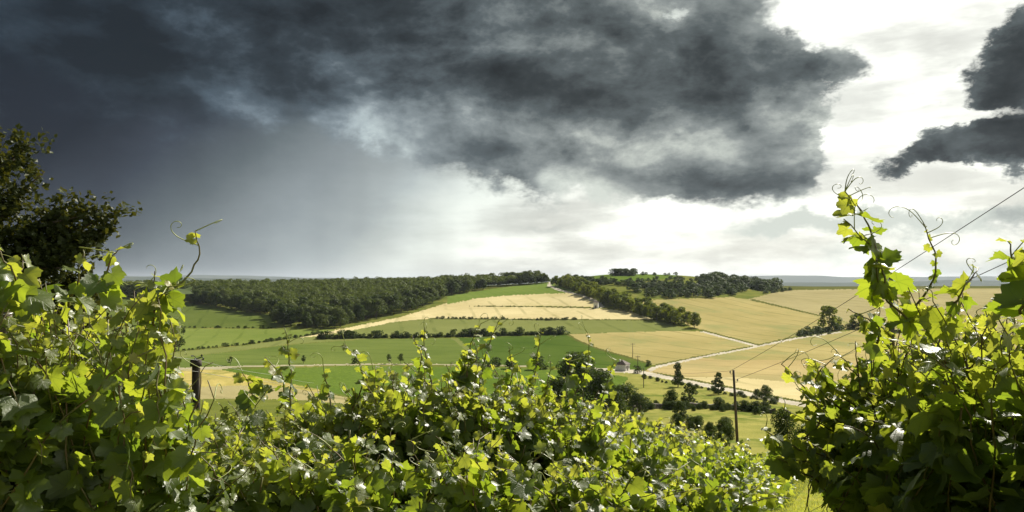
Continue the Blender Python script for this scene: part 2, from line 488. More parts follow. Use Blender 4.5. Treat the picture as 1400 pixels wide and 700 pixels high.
# the fields: outline in photo pixels laid on the ground; later entries lie over earlier ones
FIELDS = [
    ('meadow', 'meadow', 'pale grass verge between the gravel road and the hedge bank', 'meadow', [(790, 512), (870, 508), (920, 517), (1000, 533), (1075, 549), (1140, 556), (1140, 572), (1000, 566), (830, 562), (760, 545)]),
    ('meadow', 'meadow', 'yellow-green grass slope below the hedge bank around the utility pole', 'meadow', [(830, 562), (1000, 566), (1140, 572), (1180, 640), (880, 640), (800, 600)]),
    ('field', 'green_a', 'grass green field against the dark side of the wood', 'field', [(-60, 405), (228, 408), (378, 432), (378, 449), (230, 447), (-60, 446)]),
    ('field', 'green_b', 'light green field below the wood with a hedge under it', 'field', [(-60, 449), (228, 449), (350, 450), (470, 451), (415, 461), (330, 471), (215, 482), (-60, 492)]),
    ('field', 'green_e', 'pale strip of grass between hedge and green field', 'field', [(-60, 494), (215, 484), (330, 473), (420, 460), (520, 452), (505, 463), (400, 470), (230, 491), (-60, 502)]),
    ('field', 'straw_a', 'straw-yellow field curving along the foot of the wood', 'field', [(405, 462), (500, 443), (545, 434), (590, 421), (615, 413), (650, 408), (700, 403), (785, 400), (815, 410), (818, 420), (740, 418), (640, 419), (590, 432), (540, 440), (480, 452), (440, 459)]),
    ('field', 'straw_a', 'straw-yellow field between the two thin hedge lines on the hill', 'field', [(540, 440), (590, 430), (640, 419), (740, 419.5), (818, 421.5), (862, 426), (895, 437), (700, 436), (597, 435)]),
    ('field', 'green_g', 'bright green field at the top of the rise beside the wood', 'field', [(612, 416), (612, 404), (680, 394), (740, 386), (752, 387), (790, 400), (700, 403.5), (650, 408)]),
    ('field', 'green_e', 'grey-green field between the thin hedge and the thick hedge', 'field', [(415, 463), (480, 452), (540, 440.5), (597, 436), (700, 437), (895, 438), (945, 452), (775, 456.5), (505, 462)]),
    ('field', 'green_c', 'mid green field in the valley above the cream farm track', 'field', [(-60, 504), (230, 491), (400, 471), (505, 463.5), (618, 462.5), (636, 476), (640, 498), (500, 497), (330, 500), (230, 503), (-60, 512)]),
    ('field', 'green_e', 'thin pale grass strip running down between two green fields', 'field', [(617, 462.5), (626, 462), (650, 480), (660, 498), (640, 498), (634, 476)]),
    ('field', 'green_d', 'deep green field below the thick hedge reaching to the white hut', 'field', [(626, 462), (773, 457.5), (790, 466), (820, 478), (855, 488), (890, 499), (880, 506), (800, 503), (700, 501), (655, 499), (645, 480)]),
    ('field', 'green_f', 'row-planted light green field below the cream farm track', 'field', [(290, 506), (500, 500), (700, 503), (815, 508), (860, 516), (830, 560), (560, 560), (440, 534), (380, 520)]),
    ('field', 'hay', 'mown golden hay field beside the vineyard posts', 'field', [(-60, 515), (235, 505), (300, 505), (340, 513), (385, 522), (440, 533), (430, 538), (380, 528), (330, 527), (240, 530), (-60, 536)]),
    ('field', 'straw_d', 'pale stubble strip under the golden hay field', 'field', [(-60, 536), (240, 530), (330, 527), (380, 528), (440, 537), (500, 548), (470, 552), (400, 546), (300, 545), (-60, 552)]),
    ('field', 'straw_b', 'buff field between the deep green field and the gravel road', 'field', [(775, 457), (910, 452.5), (960, 453), (1036, 473), (960, 487), (897, 500), (890, 498), (855, 487), (820, 477.5), (790, 465)]),
    ('field', 'straw_b', 'wide buff field rising to the scrub on the hilltop', 'field', [(865, 411), (1000, 406), (1028, 410), (1118, 431.5), (1185, 447), (1090, 460), (1036, 472), (962, 452), (945, 447), (905, 425)]),
    ('field', 'straw_d', 'dull buff field under the dark ridge line', 'field', [(1024, 409), (1060, 399.5), (1085, 396.5), (1200, 395), (1460, 394), (1460, 450), (1185, 447), (1120, 431)]),
    ('field', 'verge', 'dark green strip of crop along the ridge', 'field', [(1050, 394), (1062, 387), (1460, 385), (1460, 394), (1200, 395), (1085, 396.5), (1060, 399.5)]),
    ('field', 'straw_b', 'upper half of the large buff field beyond the gravel road', 'field', [(1036, 474), (1092, 462), (1185, 448.5), (1460, 450), (1460, 494), (990, 492), (960, 490)]),
    ('field', 'straw_c', 'pinkish lower half of the large field beyond the gravel road', 'field', [(897, 502), (960, 489.5), (990, 492), (1460, 494), (1460, 590), (1140, 560), (1075, 546), (1000, 531), (920, 515), (880, 508)]),
    ('field', 'straw_a', 'paler strip of straw along the foot of the large field', 'field', [(930, 516), (1010, 516), (1140, 528), (1300, 545), (1300, 570), (1140, 560), (1075, 546), (1000, 531)]),
    ('field', 'green_f', 'vineyard rows on the flat top of the far hill', 'field', [(778, 385), (790, 377), (850, 371), (925, 373), (925, 381), (850, 385)]),
    ('verge', 'verge', 'dark boundary furrow across the buff fields', 'verge', [(1026, 409), (1030, 409), (1120, 430.6), (1120, 432.4), (1026, 410.6)]),
    ('verge', 'verge', 'dark ditch edge of the deep green field', 'verge', [(773, 456), (776, 456), (791, 465), (821, 477), (856, 486.4), (890, 497), (890, 499), (855, 488.4), (820, 479), (789, 466.6)]),
    ('verge', 'verge', 'dark verge below the track through the buff fields', 'verge', [(958, 450), (1036, 470.5), (1088, 460), (1088, 461.6), (1036, 472.4), (958, 452)]),
    ('verge', 'verge', 'dark verge along the gravel road foot', 'verge', [(893, 499), (960, 485.6), (1034, 471.4), (1034, 472.8), (960, 487.4), (897, 500.4)]),
    ('verge', 'verge', 'rough verge above the gravel road across the valley', 'verge', [(885, 507), (920, 513), (1000, 528.6), (1075, 544), (1140, 556), (1140, 560), (1075, 547), (1000, 531.6), (920, 516)]),
    ('verge', 'verge', 'thin dark hedge foot under the straw fields', 'verge', [(588, 434.8), (700, 435.6), (890, 436.8), (890, 438.2), (700, 437.2), (588, 436.4)]),
    ('verge', 'verge', 'thin dark grass line dividing the straw fields', 'verge', [(650, 417.8), (740, 418.4), (820, 420.6), (820, 422), (740, 419.8), (650, 419)]),
    ('farm_track', 'track_earth', 'cream farm track crossing between the green fields', 'track', [(-60, 511), (230, 503.4), (330, 500), (500, 497.2), (640, 497.6), (720, 500), (720, 501.6), (640, 499.2), (500, 498.9), (330, 501.8), (300, 505), (230, 506), (-60, 514)]),
    ('farm_track', 'gravel', 'thin pale track climbing between buff fields', 'track', [(960, 452.4), (1036, 472.4), (1034, 474.2), (958, 454)]),
    ('farm_track', 'gravel', 'pale track climbing to the saddle beside the tree belt', 'track', [(750, 385), (756, 385), (753, 390), (768, 396), (800, 404), (822, 413), (826, 420), (820, 421), (814, 413), (792, 404), (762, 397), (748, 391)]),
    ('gravel_road', 'gravel', 'white gravel road running from the hut across the valley', 'road', [(812, 503), (870, 505.5), (885, 508), (920, 515.6), (1000, 531), (1075, 546.5), (1140, 559), (1140, 564.6), (1075, 552), (1000, 536.4), (920, 520.2), (870, 510.6), (812, 506.8)]),
    ('gravel_road', 'gravel', 'white gravel road climbing from the hut between buff fields', 'road', [(885, 505), (897, 500), (960, 487), (1036, 472.6), (1088, 461.4), (1150, 453), (1150, 454.6), (1090, 463.4), (1036, 474.8), (960, 489.4), (900, 502.4), (890, 508)]),
    ('grass_path', 'grass_path', 'sunlit grass path between the vine rows', 'path', [(1040, 780), (1070, 705), (1108, 658), (1130, 640), (1160, 640), (1150, 665), (1135, 720), (1130, 780)]),
]


def inside(px, py, poly):
    r = np.zeros(px.shape, bool)
    n = len(poly)
    for i in range(n):
        x0, y0 = poly[i]
        x1, y1 = poly[(i + 1) % n]
        if y0 == y1:
            continue
        c = ((y0 > py) != (y1 > py)) & (px < (x1 - x0) * (py - y0) / (y1 - y0) + x0)
        r ^= c
    return r


def build_terrain():
    us = np.concatenate([np.arange(-900, -20, 22.0), np.arange(-20, 220, 5.0), np.arange(220, 1240, 1.9), np.arange(1240, 1420, 5.0), np.arange(1420, 2301, 22.0)])
    yy = np.linspace(3, 1000, 40000)
    ve = VH - F * _pchip(_py, _pz, yy) / yy
    vrow = np.concatenate([np.arange(700, 570, -2.0), np.arange(570, 400, -0.95), np.arange(400, 385.2, -0.6)])
    order = np.argsort(ve)
    yrow = np.interp(vrow, ve[order], yy[order])
    yrow = yrow[yrow > 14]
    ys = np.unique(np.concatenate([np.linspace(2.4, float(yrow.min()) - .3, 34), yrow, np.linspace(1001, 1500, 18), np.geomspace(1600, 14000, 26)]))
    U, Y = np.meshgrid(us, ys)
    Z = ground_uy(U, Y)
    X = Y * (U - UC) / F
    nr, nc = U.shape
    V = np.stack([X.ravel(), Y.ravel(), Z.ravel()], 1)
    idx = np.arange(nr * nc).reshape(nr, nc)
    quads = np.stack([idx[:-1, :-1], idx[:-1, 1:], idx[1:, 1:], idx[1:, :-1]], -1).reshape(-1, 4)
    fu = (U[:-1, :-1] + U[1:, 1:]).ravel() / 2
    yc = (Y[:-1, :-1] + Y[1:, 1:]).ravel() / 2
    fv = VH - F * ground_uy(fu, yc) / yc
    far = yc > 1002
    wob = np.sin(fu * .9 + np.sin(fu * .23) * 3) * .35 + RNG.normal(0, .25, fu.shape)
    fid = np.zeros(len(fu), int)
    for k, (_, _, _, _, poly) in enumerate(FIELDS):
        ins = inside(fu + wob * 1.5, fv + wob * .5, poly) & ~far
        fid[ins] = k + 1
    fid[far & (yc > 1400)] = -1
    for k in [-1, 0] + list(range(1, len(FIELDS) + 1)):
        sel = quads[fid == k]
        if len(sel) == 0:
            continue
        uniq, inv = np.unique(sel, return_inverse=True)
        me = mesh_np('ground', V[uniq], inv.reshape(-1, 4))
        if k == 0:
            o = link('ground', me, M['rough_grass'])
            tag(o, 'rough grass hillside between the vines and the fields', 'ground', kind='structure')
        elif k == -1:
            o = link('plain', me, M['plain'])
            tag(o, 'flat farmland plain far beyond the hill', 'plain', kind='structure')
        else:
            name, mat, lab, cat, _ = FIELDS[k - 1]
            o = link(name, me, M[mat])
            tag(o, lab, cat, kind='structure')
    # ground under and behind the camera
    gx, gy = np.meshgrid(np.linspace(-30, 30, 40), np.linspace(-30, 2.6, 30))
    gz = ground(gx, np.minimum(gy, 2.6)) - 0.03
    ids = np.arange(gx.size).reshape(gx.shape)
    q = np.stack([ids[:-1, :-1], ids[:-1, 1:], ids[1:, 1:], ids[1:, :-1]], -1).reshape(-1, 4)
    o = link('vineyard_ground', mesh_np('vineyard_ground', np.stack([gx.ravel(), gy.ravel(), gz.ravel()], 1), q), M['rough_grass'])
    tag(o, 'grassy vineyard soil under the near vines', 'ground', kind='structure')


def far_hills(name, y, vtop, amp, label, seed, u0=-900, u1=2300):
    us = np.arange(u0, u1, 6.0)
    ph = np.random.default_rng(seed).uniform(0, 6, 6)
    prof = sum(np.sin(us / w + p) * a for w, p, a in zip((260, 121, 57, 31, 17, 9), ph, (1, .6, .35, .2, .12, .08)))
    top = y * (VH - (vtop - amp * prof)) / F
    X = y * (us - UC) / F
    rows = []
    for dy, k in ((-1800, -1), (-900, .35), (0, 1.0), (1200, .7), (3000, -1)):
        z = np.where(k < 0, -75.0, -75 + (top + 75) * k)
        rows.append(np.stack([X * (y + dy) / y, np.full_like(X, y + dy), z], 1))
    n = len(us)
    V = np.concatenate(rows)
    ids = np.arange(n * 5).reshape(5, n)
    q = np.stack([ids[:-1, :-1], ids[:-1, 1:], ids[1:, 1:], ids[1:, :-1]], -1).reshape(-1, 4)
    tag(link(name, mesh_np(name, V, q), M['hill']), label, 'hills', kind='structure')


build_terrain()
far_hills('far_hills', 9000.0, 381.8, 2.7, 'low blue hills across the far plain', 3)
far_hills('far_mountains', 15500.0, 378.4, 2.3, 'faint pale ridge on the horizon behind the blue hills', 8)


# ------------------------------------------------------------------ air over the plain
def haze():
    o = MB().box(-24000, 24000, -80, 19500, -78, 150).build('haze', None, None, False)
    m = bpy.data.materials.new('haze')
    m.use_nodes = True
    g = NG(m.node_tree)
    out = g.n('ShaderNodeOutputMaterial')
    v = g.n('ShaderNodeVolumePrincipled')
    v.inputs['Color'].default_value = (.78, .86, 1.0, 1)
    v.inputs['Density'].default_value = 3e-5
    v.inputs['Anisotropy'].default_value = .2
    g.t.links.new(v.outputs[0], out.inputs['Volume'])
    o.data.materials.append(m)
    tag(o, 'thin bluish air over the plain and the far hills', 'haze', kind='stuff')


haze()

# ------------------------------------------------------------------ foliage materials
def foliage_mat(name, a, b, trans, tr_amt=0.3, nscale=.35, rough=.55, spec=.06):
    m, g, p, out = base_mat(name)
    pos = g.n('ShaderNodeNewGeometry').outputs['Position']
    oi = g.n('ShaderNodeObjectInfo')
    rnd = oi.outputs['Random']
    f = g.add(g.mul(g.sub(g.noise(pos, nscale, 3, .6), .5), 1.6), g.add(.5, g.mul(g.sub(rnd, .5), .9)))
    f = g.m('MINIMUM', g.m('MAXIMUM', f, 0.0), 1.0)
    g.put(p.inputs['Base Color'], g.mix(f, a, b))
    p.inputs['Roughness'].default_value = rough
    p.inputs['Specular IOR Level'].default_value = spec
    tr = g.n('ShaderNodeBsdfTranslucent')
    g.put(tr.inputs['Color'], g.mix(f, trans, (trans[0] * 1.5, trans[1] * 1.3, trans[2])))
    mx = g.n('ShaderNodeMixShader')
    mx.inputs[0].default_value = tr_amt
    g.t.links.new(p.outputs[0], mx.inputs[1])
    g.t.links.new(tr.outputs[0], mx.inputs[2])
    g.t.links.new(mx.outputs[0], out.inputs[0])
    return m


def bark_mat(name, a, b, scale=20.0):
    m, g, p, out = base_mat(name)
    pos = g.n('ShaderNodeTexCoord').outputs['Object']
    n = g.noise(g.vm('MULTIPLY', pos, (1, 1, .18)), scale, 6, .65)
    g.put(p.inputs['Base Color'], g.mix(g.sm(n, .35, .65), a, b))
    p.inputs['Roughness'].default_value = .9
    bp = g.n('ShaderNodeBump')
    bp.inputs['Strength'].default_value = .7
    bp.inputs['Distance'].default_value = .01
    g.put(bp.inputs['Height'], n)
    g.t.links.new(bp.outputs[0], p.inputs['Normal'])
    return m


M['leaf_wood'] = foliage_mat('leaf_wood', (.028, .047, .012), (.105, .128, .034), (.10, .15, .024), .30, .07)
M['leaf_belt'] = foliage_mat('leaf_belt', (.060, .090, .014), (.150, .180, .030), (.22, .28, .02), .38, .2)
M['leaf_scrub'] = foliage_mat('leaf_scrub', (.026, .044, .012), (.075, .098, .026), (.07, .12, .02), .25, .2)
M['leaf_hedge'] = foliage_mat('leaf_hedge', (.025, .045, .012), (.058, .085, .022), (.08, .13, .015), .25, .3)
M['leaf_dark'] = foliage_mat('leaf_dark', (.020, .030, .010), (.046, .058, .016), (.10, .11, .012), .20, 1.2, .5, .14)
M['bark'] = bark_mat('bark', (.05, .038, .028), (.13, .10, .075), 6.0)


def crown_mesh(name, seed, h, rad, base, nface, size, nlobe=11, squash=.85, taper=.55, inner=.45, rough=.62):
    """foliage as leaf-clump faces spread through many uneven lobes"""
    r = np.random.default_rng(seed)
    L, rl = [], []
    for i in range(nlobe):
        t = (i + r.uniform(.1, .9)) / nlobe
        zc = base + (h - base) * ((.16 if base > .35 else .06) + (.70 if base > .35 else .80) * t)
        rr = rad * (math.sin(math.pi * min(1, (.26 if base > .35 else .40) + (.70 if base > .35 else .56) * t)) ** taper) * r.uniform(.25, .74)
        a = i * 2.4 + r.uniform(-.7, .7)
        L.append((rr * math.cos(a), rr * math.sin(a), zc))
        rl.append(rad * r.uniform(.30, .52) * (1.0 - .30 * t))
    L.append((r.uniform(-.1, .1) * rad, r.uniform(-.1, .1) * rad, h - rad * .38))
    rl.append(rad * .36)
    L, rl = np.array(L), np.array(rl)
    w = rl ** 2
    k = r.choice(len(L), nface, p=w / w.sum())
    d = r.normal(size=(nface, 3))
    d /= np.linalg.norm(d, axis=1)[:, None]
    shell = r.uniform(inner, 1.06, nface) ** .6
    c = L[k] + d * (rl[k] * shell)[:, None] * np.array([1, 1, squash])
    c[:, 2] = np.maximum(c[:, 2], base * .6 + .05 * h)
    nrm = d * .9 + r.normal(size=(nface, 3)) * rough + np.array([0, 0, .25])
    nrm /= np.linalg.norm(nrm, axis=1)[:, None]
    return leaf_quads(name, c, nrm, size * r.uniform(.55, 1.35, nface), r)


def leaf_quads(name, c, nrm, s, r, tip=None):
    """pointed four-sided leaves (two triangles, folded) at given centres"""
    n = len(c)
    ref = r.normal(size=(n, 3)) if tip is None else tip
    a = ref - nrm * (ref * nrm).sum(1)[:, None]
    a /= np.maximum(np.linalg.norm(a, axis=1), 1e-6)[:, None]
    b = np.cross(nrm, a)
    s = np.asarray(s)[:, None]
    wd = .42 if tip is not None else .55
    p0 = c - a * s * .5
    p2 = c + a * s * .5
    p1 = c + b * s * wd + nrm * s * .12 - a * s * .05
    p3 = c - b * s * wd + nrm * s * .12 - a * s * .05
    V = np.stack([p0, p1, p2, p3], 1).reshape(-1, 3)
    i = np.arange(n)[:, None] * 4
    Fc = np.concatenate([i + np.array([[0, 1, 2]]), i + np.array([[0, 2, 3]])])
    return mesh_np(name, V, Fc, smooth=False)


def trunk_mesh(name, seed, h, rad, base, tr):
    r = random.Random(seed)
    mb = MB()
    top = base + (h - base) * .55
    pts = [(0, 0, -.3)]
    x = y = 0
    for i in range(1, 6):
        x += r.uniform(-.03, .03) * h
        y += r.uniform(-.03, .03) * h
        pts.append((x * .6, y * .6, top * i / 5))
    mb.tube(pts, [tr * 1.35, tr, tr * .85, tr * .7, tr * .55, tr * .3], 7)
    for k in range(5):
        a = k * 2.4 + r.random()
        z0 = base * .8 + (top - base * .8) * r.uniform(.1, .8)
        e = rad * r.uniform(.5, .75)
        mb.tube([(0, 0, z0), (math.cos(a) * e * .5, math.sin(a) * e * .5, z0 + e * .35), (math.cos(a) * e, math.sin(a) * e, z0 + e * .8)], [tr * .5, tr * .32, tr * .1], 5)
    return mb.mesh(name)


class Kind:
    """a tree or bush kind: shared crown and trunk meshes in a few shapes"""
    def __init__(self, mat, n, h, rad, base, nface, size, seed, nlobe=11, squash=.85, tr=.16, taper=.55, inner=.45, rough=.62):
        self.h, self.v = h, []
        for i in range(n):
            c = crown_mesh('crown', seed + i, h, rad, base, nface, size, nlobe, squash, taper, inner, rough)
            c.materials.append(M[mat])
            t = trunk_mesh('trunk', seed + i, h, rad, base, tr)
            t.materials.append(M['bark'])
            self.v.append((c, t))
        self.k = 0

    def put(self, name, p, height, label, cat, group=None, wide=1.0, rz=None):
        c, t = self.v[self.k % len(self.v)]
        self.k += 1
        s = height / self.h
        e = empty(name, p, random.uniform(0, 6.28) if rz is None else rz, (s * wide, s * wide, s))
        tag(e, label, cat, group)
        link('crown', c, None, e)
        link('trunk', t, None, e)
        return e


def px_h(p, px):
    return px * p.y / F


K_WOOD = Kind('leaf_wood', 7, 12.0, 6.2, 1.6, 1000, .95, 100, 9, inner=.7, rough=.36)
K_BELT = Kind('leaf_belt', 5, 9.0, 4.4, .5, 900, .70, 140, 9, inner=.65, rough=.40)
K_SCRUB = Kind('leaf_scrub', 5, 6.0, 3.6, .2, 460, .62, 180, 7, inner=.65, rough=.40)
K_BUSH = Kind('leaf_hedge', 5, 3.0, 1.9, .05, 380, .34, 220, 9, tr=.07)
K_SOLO = Kind('leaf_hedge', 4, 5.0, 1.9, .9, 650, .30, 260, 10, tr=.11)
K_TALL = Kind('leaf_hedge', 3, 8.0, 2.3, .34, 2400, .30, 300, 14, tr=.14, taper=.35)
K_BIG = Kind('leaf_hedge', 4, 6.0, 3.6, .1, 4200, .26, 340, 18, tr=.14)


# ------------------------------------------------------------------ the wood on the far hillside
def scatter(poly, spacing, seed, ymax=1000.0, jitter=.42):
    """evenly spread ground points whose place in the photo lies inside the outline"""
    r = np.random.default_rng(seed)
    pts = [at_pix(u, v) for u, v in poly]
    x0, x1 = min(p.x for p in pts) - 10, max(p.x for p in pts) + 10
    y0, y1 = min(p.y for p in pts) - 10, min(max(p.y for p in pts) + 60, ymax)
    gx, gy = np.meshgrid(np.arange(x0, x1, spacing), np.arange(y0, y1, spacing))
    gx[1::2] += spacing / 2
    gx = (gx + r.uniform(-1, 1, gx.shape) * spacing * jitter).ravel()
    gy = (gy + r.uniform(-1, 1, gy.shape) * spacing * jitter).ravel()
    u = UC + F * gx / gy
    z = ground_uy(u, gy)
    ok = inside(u, VH - F * z / gy, poly)
    return np.stack([gx, gy, z], 1)[ok]


WOOD = [(130, 404), (232, 411), (375, 434), (374, 446), (450, 451), (510, 437), (550, 429), (588, 417), (612, 405), (680, 393.5), (746, 386.8),
        (742, 384.5), (650, 389), (500, 394), (330, 396), (130, 398)]
wp = scatter(WOOD, 8.3, 5)
wp = wp[np.argsort(wp[:, 1] + np.abs(wp[:, 0]) * 0)]
# those along the lower edge and on the skyline show largest
front = []
ub = np.round((UC + F * wp[:, 0] / wp[:, 1]) / 7).astype(int)
seen = {}
for i, b in enumerate(ub):
    seen[b] = seen.get(b, 0) + 1
    if seen[b] <= 4 and len(front) < 270:
        front.append(i)
frontset = set(front)
for i in front:
    p = wp[i]
    K_WOOD.put('broadleaf_tree', Vector(p), random.uniform(8.5, 17), 'broadleaf tree in the closed wood on the far hillside', 'tree', 'trees of the hillside wood', random.uniform(.85, 1.15))
rest = [i for i in range(len(wp)) if i not in frontset]
rr = np.random.default_rng(77)
cc_, nn_, ss_ = [], [], []
for i in rest:
    p = wp[i]
    h, rad = rr.uniform(9, 17), rr.uniform(4.6, 6.4)
    nf = 85
    lob = np.stack([rr.uniform(-.5, .5, 3) * rad, rr.uniform(-.5, .5, 3) * rad, h - rad * rr.uniform(.6, 1.1, 3)], 1)
    k = rr.integers(0, 3, nf)
    d = rr.normal(size=(nf, 3))
    d[:, 2] = np.abs(d[:, 2]) * .9 + .05
    d /= np.linalg.norm(d, axis=1)[:, None]
    cc_.append(p + lob[k] + d * rad * rr.uniform(.54, .64, nf)[:, None])
    n_ = d + rr.normal(size=(nf, 3)) * .30
    nn_.append(n_ / np.linalg.norm(n_, axis=1)[:, None])
    ss_.append(rr.uniform(.9, 1.9, nf))
wood = link('woodland', leaf_quads('woodland', np.concatenate(cc_), np.concatenate(nn_), np.concatenate(ss_), rr), M['leaf_wood'])
tag(wood, 'mass of treetops filling the wood behind its front trees', 'woodland', kind='stuff')

# trees along the crest, closing the wood against the sky
for u in np.arange(596, 749, 3.6):
    for yy_ in (972, 990):
        x_ = yy_ * (u + random.uniform(-1.5, 1.5) - UC) / F
        K_WOOD.put('broadleaf_tree', gpt(x_, yy_ + random.uniform(-5, 5)), random.uniform(9, 15) * (1.15 if 690 < u < 735 else 1.0), 'broadleaf tree on the crest closing the wood against the sky', 'tree', 'trees on the crest of the wood', random.uniform(.9, 1.15))

# scrub and copses on the opposite hilltop
SCRUB = [
    (scatter([(768, 386), (800, 387), (860, 393), (930, 401), (1006, 405), (1000, 400), (930, 394), (850, 388), (790, 381.5)], 10.5, 1), (4, 8)),
    (scatter([(858, 393), (900, 389), (1030, 390), (1012, 402), (1000, 406), (920, 408), (870, 403)], 11.5, 2), (4.5, 9)),
    (scatter([(958, 382), (985, 381), (1036, 388.5), (1030, 393), (958, 388)], 10.5, 3), (7, 11)),
    (scatter([(1034, 391), (1062, 392), (1062, 396), (1030, 399)], 9, 4), (8, 12)),
    (scatter([(1060, 396), (1086, 397), (1060, 401), (1040, 404)], 8, 6), (3, 5)),
    (scatter([(838, 376), (868, 376), (868, 377.6), (838, 377.6)], 8, 7), (8, 10)),
    (scatter([(868, 375.5), (925, 376), (925, 377), (868, 377)], 12, 8), (3, 5)),
    (scatter([(780, 388), (850, 384), (925, 381.5), (960, 384), (925, 384.6), (850, 388), (790, 391)], 14, 9), (3.5, 6.5)),
]
for pts, (h0, h1) in SCRUB:
    for p in pts:
        K_SCRUB.put('scrub_tree', Vector(p), random.uniform(h0, h1), 'dark rounded scrub tree on the far hilltop', 'tree', 'scrub trees on the far hilltop', random.uniform(1.15, 1.7))

# the tree belt running down the hill
bl = [(766, 389), (795, 397), (822, 409), (848, 419), (875, 428), (905, 437), (935, 445)]
for i in range(len(bl) - 1):
    a, b = at_pix(*bl[i]), at_pix(*bl[i + 1])
    n = max(2, int((b - a).length / 6.5))
    side = (b - a).normalized().cross(Vector((0, 0, 1)))
    for k in range(n):
        for s in (-1, 1):
            q = a.lerp(b, (k + random.uniform(.2, .8)) / n) + side * s * random.uniform(2, 7)
            K_BELT.put('belt_tree', gpt(q.x, q.y), random.uniform(8, 13), 'sunlit tree in the belt running down the hill', 'tree', 'trees of the belt down the hill', random.uniform(.95, 1.25))
p = at_pix(949, 448)
K_BELT.put('belt_tree', p, px_h(p, 22), 'separate round tree closing the lower end of the hillside tree belt', 'tree', None, 1.25)


# hedges: single bushes along field edges
def hedge(pts, gap, h0, h1, label, group, seed, wide=1.3, skip=0.0, kind=None, name='hedge_bush'):
    r = random.Random(seed)
    W = [at_pix(*q) for q in pts]
    for a, b in zip(W[:-1], W[1:]):
        n = max(1, int((b - a).length / gap))
        for k in range(n):
            if r.random() < skip:
                continue
            q = a.lerp(b, (k + r.uniform(.1, .9)) / n)
            (kind or K_BUSH).put(name, gpt(q.x + r.uniform(-1, 1), q.y + r.uniform(-1, 1)), h0 + (h1 - h0) * r.random() ** 1.8, label, 'bush', group, wide * r.uniform(.8, 1.3))


hedge([(432, 463.6), (505, 462), (560, 462), (640, 460), (700, 458.5), (770, 456.8)], 2.5, 2.2, 6.0, 'dark bush in the thick hedge across the valley fields', 'bushes of the thick valley hedge', 1)
hedge([(432, 463.9), (505, 462.3), (560, 462.3), (640, 460.3), (700, 458.8), (770, 457.0)], 2.0, 1.5, 3.0, 'low undergrowth bush filling the foot of the thick valley hedge', 'undergrowth of the thick valley hedge', 11, 1.5)
hedge([(597, 435.5), (680, 436.4), (790, 437)], 1.9, .8, 2.4, 'low bush in the thin hedge under the straw fields', 'bushes of the thin hill hedge', 2, 1.5, .06)
hedge([(640, 419), (740, 419.5), (818, 421.5)], 3.0, .5, 1.3, 'tiny bush on the line dividing the straw fields', 'bushes between the straw fields', 3, 1.3, .2)
hedge([(232, 447.6), (300, 448.6), (372, 449)], 2.7, .8, 2.2, 'low bush along the upper edge of the light green field', 'bushes above the light green field', 4, 1.5, .05)
hedge([(232, 481), (330, 472), (420, 459.5), (440, 455.5)], 2.6, 1.0, 2.6, 'low bush along the lower edge of the light green field', 'bushes below the light green field', 5, 1.4, .08)
hedge([(1090, 459.6), (1120, 455), (1150, 450.5), (1190, 448)], 4.0, 3.4, 7.0, 'dark bush in the copse beside the climbing gravel road', 'bushes of the roadside copse', 6, 1.3)
hedge([(1090, 461.5), (1140, 456)], 6.0, 1.2, 2.4, 'low shrub at the foot of the roadside copse', 'shrubs under the roadside copse', 8, 1.4)


def solo(kind, u, v, px, label, wide=1.0, name='field_tree', cat='tree', group=None):
    p = at_pix(u, v)
    return kind.put(name, p, px_h(p, px), label, cat, group, wide)


for u, v, px in ((240, 500, 12), (315, 499, 13), (415, 497, 12), (532, 497.5, 14), (548, 497.5, 15)):
    solo(K_SOLO, u, v, px, 'small round tree standing beside the cream farm track', 1.0, group='small trees along the farm track')
solo(K_BUSH, 485, 497, 9, 'low wide bush beside the cream farm track', 1.3, 'field_bush', 'bush')
solo(K_BUSH, 326, 519, 9, 'small dark bush at the corner of the golden hay field', 1.1, 'field_bush', 'bush')
solo(K_SOLO, 245, 480, 22, 'dark tree at the near end of the light green field hedge', 1.5)
solo(K_SOLO, 251, 458, 11, 'small tree on the edge between olive and light green grass', 1.2)
solo(K_BELT, 1133, 451, 34, 'tall dark tree standing up from the roadside copse', 1.1)
solo(K_BELT, 1173, 449, 22, 'slightly shorter tree rising from the roadside copse', 1.1)
for u, v, px, w in ((650, 501, 16, 1.3), (668, 501, 10, 1.2), (679, 501, 14, 1.0), (697, 504, 14, 1.5), (736, 505, 22, 1.25)):
    solo(K_BUSH, u, v, px, 'dark round bush at the end of the cream farm track', w, 'field_bush', 'bush', 'bushes at the end of the farm track')
for u, v, px, w in ((786, 540, 62, 1.0), (822, 557, 54, 1.1), (764, 556, 42, 1.1), (853, 559, 36, 1.2), (803, 530, 34, 1.3), (838, 566, 34, 1.2), (872, 562, 26, 1.3)):
    solo(K_BIG, u, v, px, 'large dark shrub in the thicket in front of the deep green field', w, 'thicket_shrub', 'shrub', 'shrubs of the valley thicket')
solo(K_TALL, 927, 529, 35, 'slim upright tree between the gravel road and the meadow', .95)
solo(K_TALL, 982, 539, 31, 'leaning bushy tree beside the gravel road', 1.15)
solo(K_TALL, 943, 556, 34, 'dark bushy tree at the hedge bank behind the slim tree', 1.3)
solo(K_BIG, 918, 558, 27, 'compact dark shrub on the hedge bank', .8, 'bank_shrub', 'shrub')
solo(K_BIG, 983, 560, 18, 'low spreading shrub on the hedge bank behind the utility pole', 1.2, 'bank_shrub', 'shrub')
solo(K_BIG, 1047, 545, 20, 'rounded dark bush on the straw side of the gravel road', 1.0, 'road_bush', 'bush')
solo(K_BIG, 1035, 543, 12, 'smaller bush touching the rounded roadside bush', 1.0, 'road_bush', 'bush')
solo(K_BIG, 1061, 550, 9, 'tiny bush at the edge of the gravel road', 1.0, 'road_bush', 'bush')
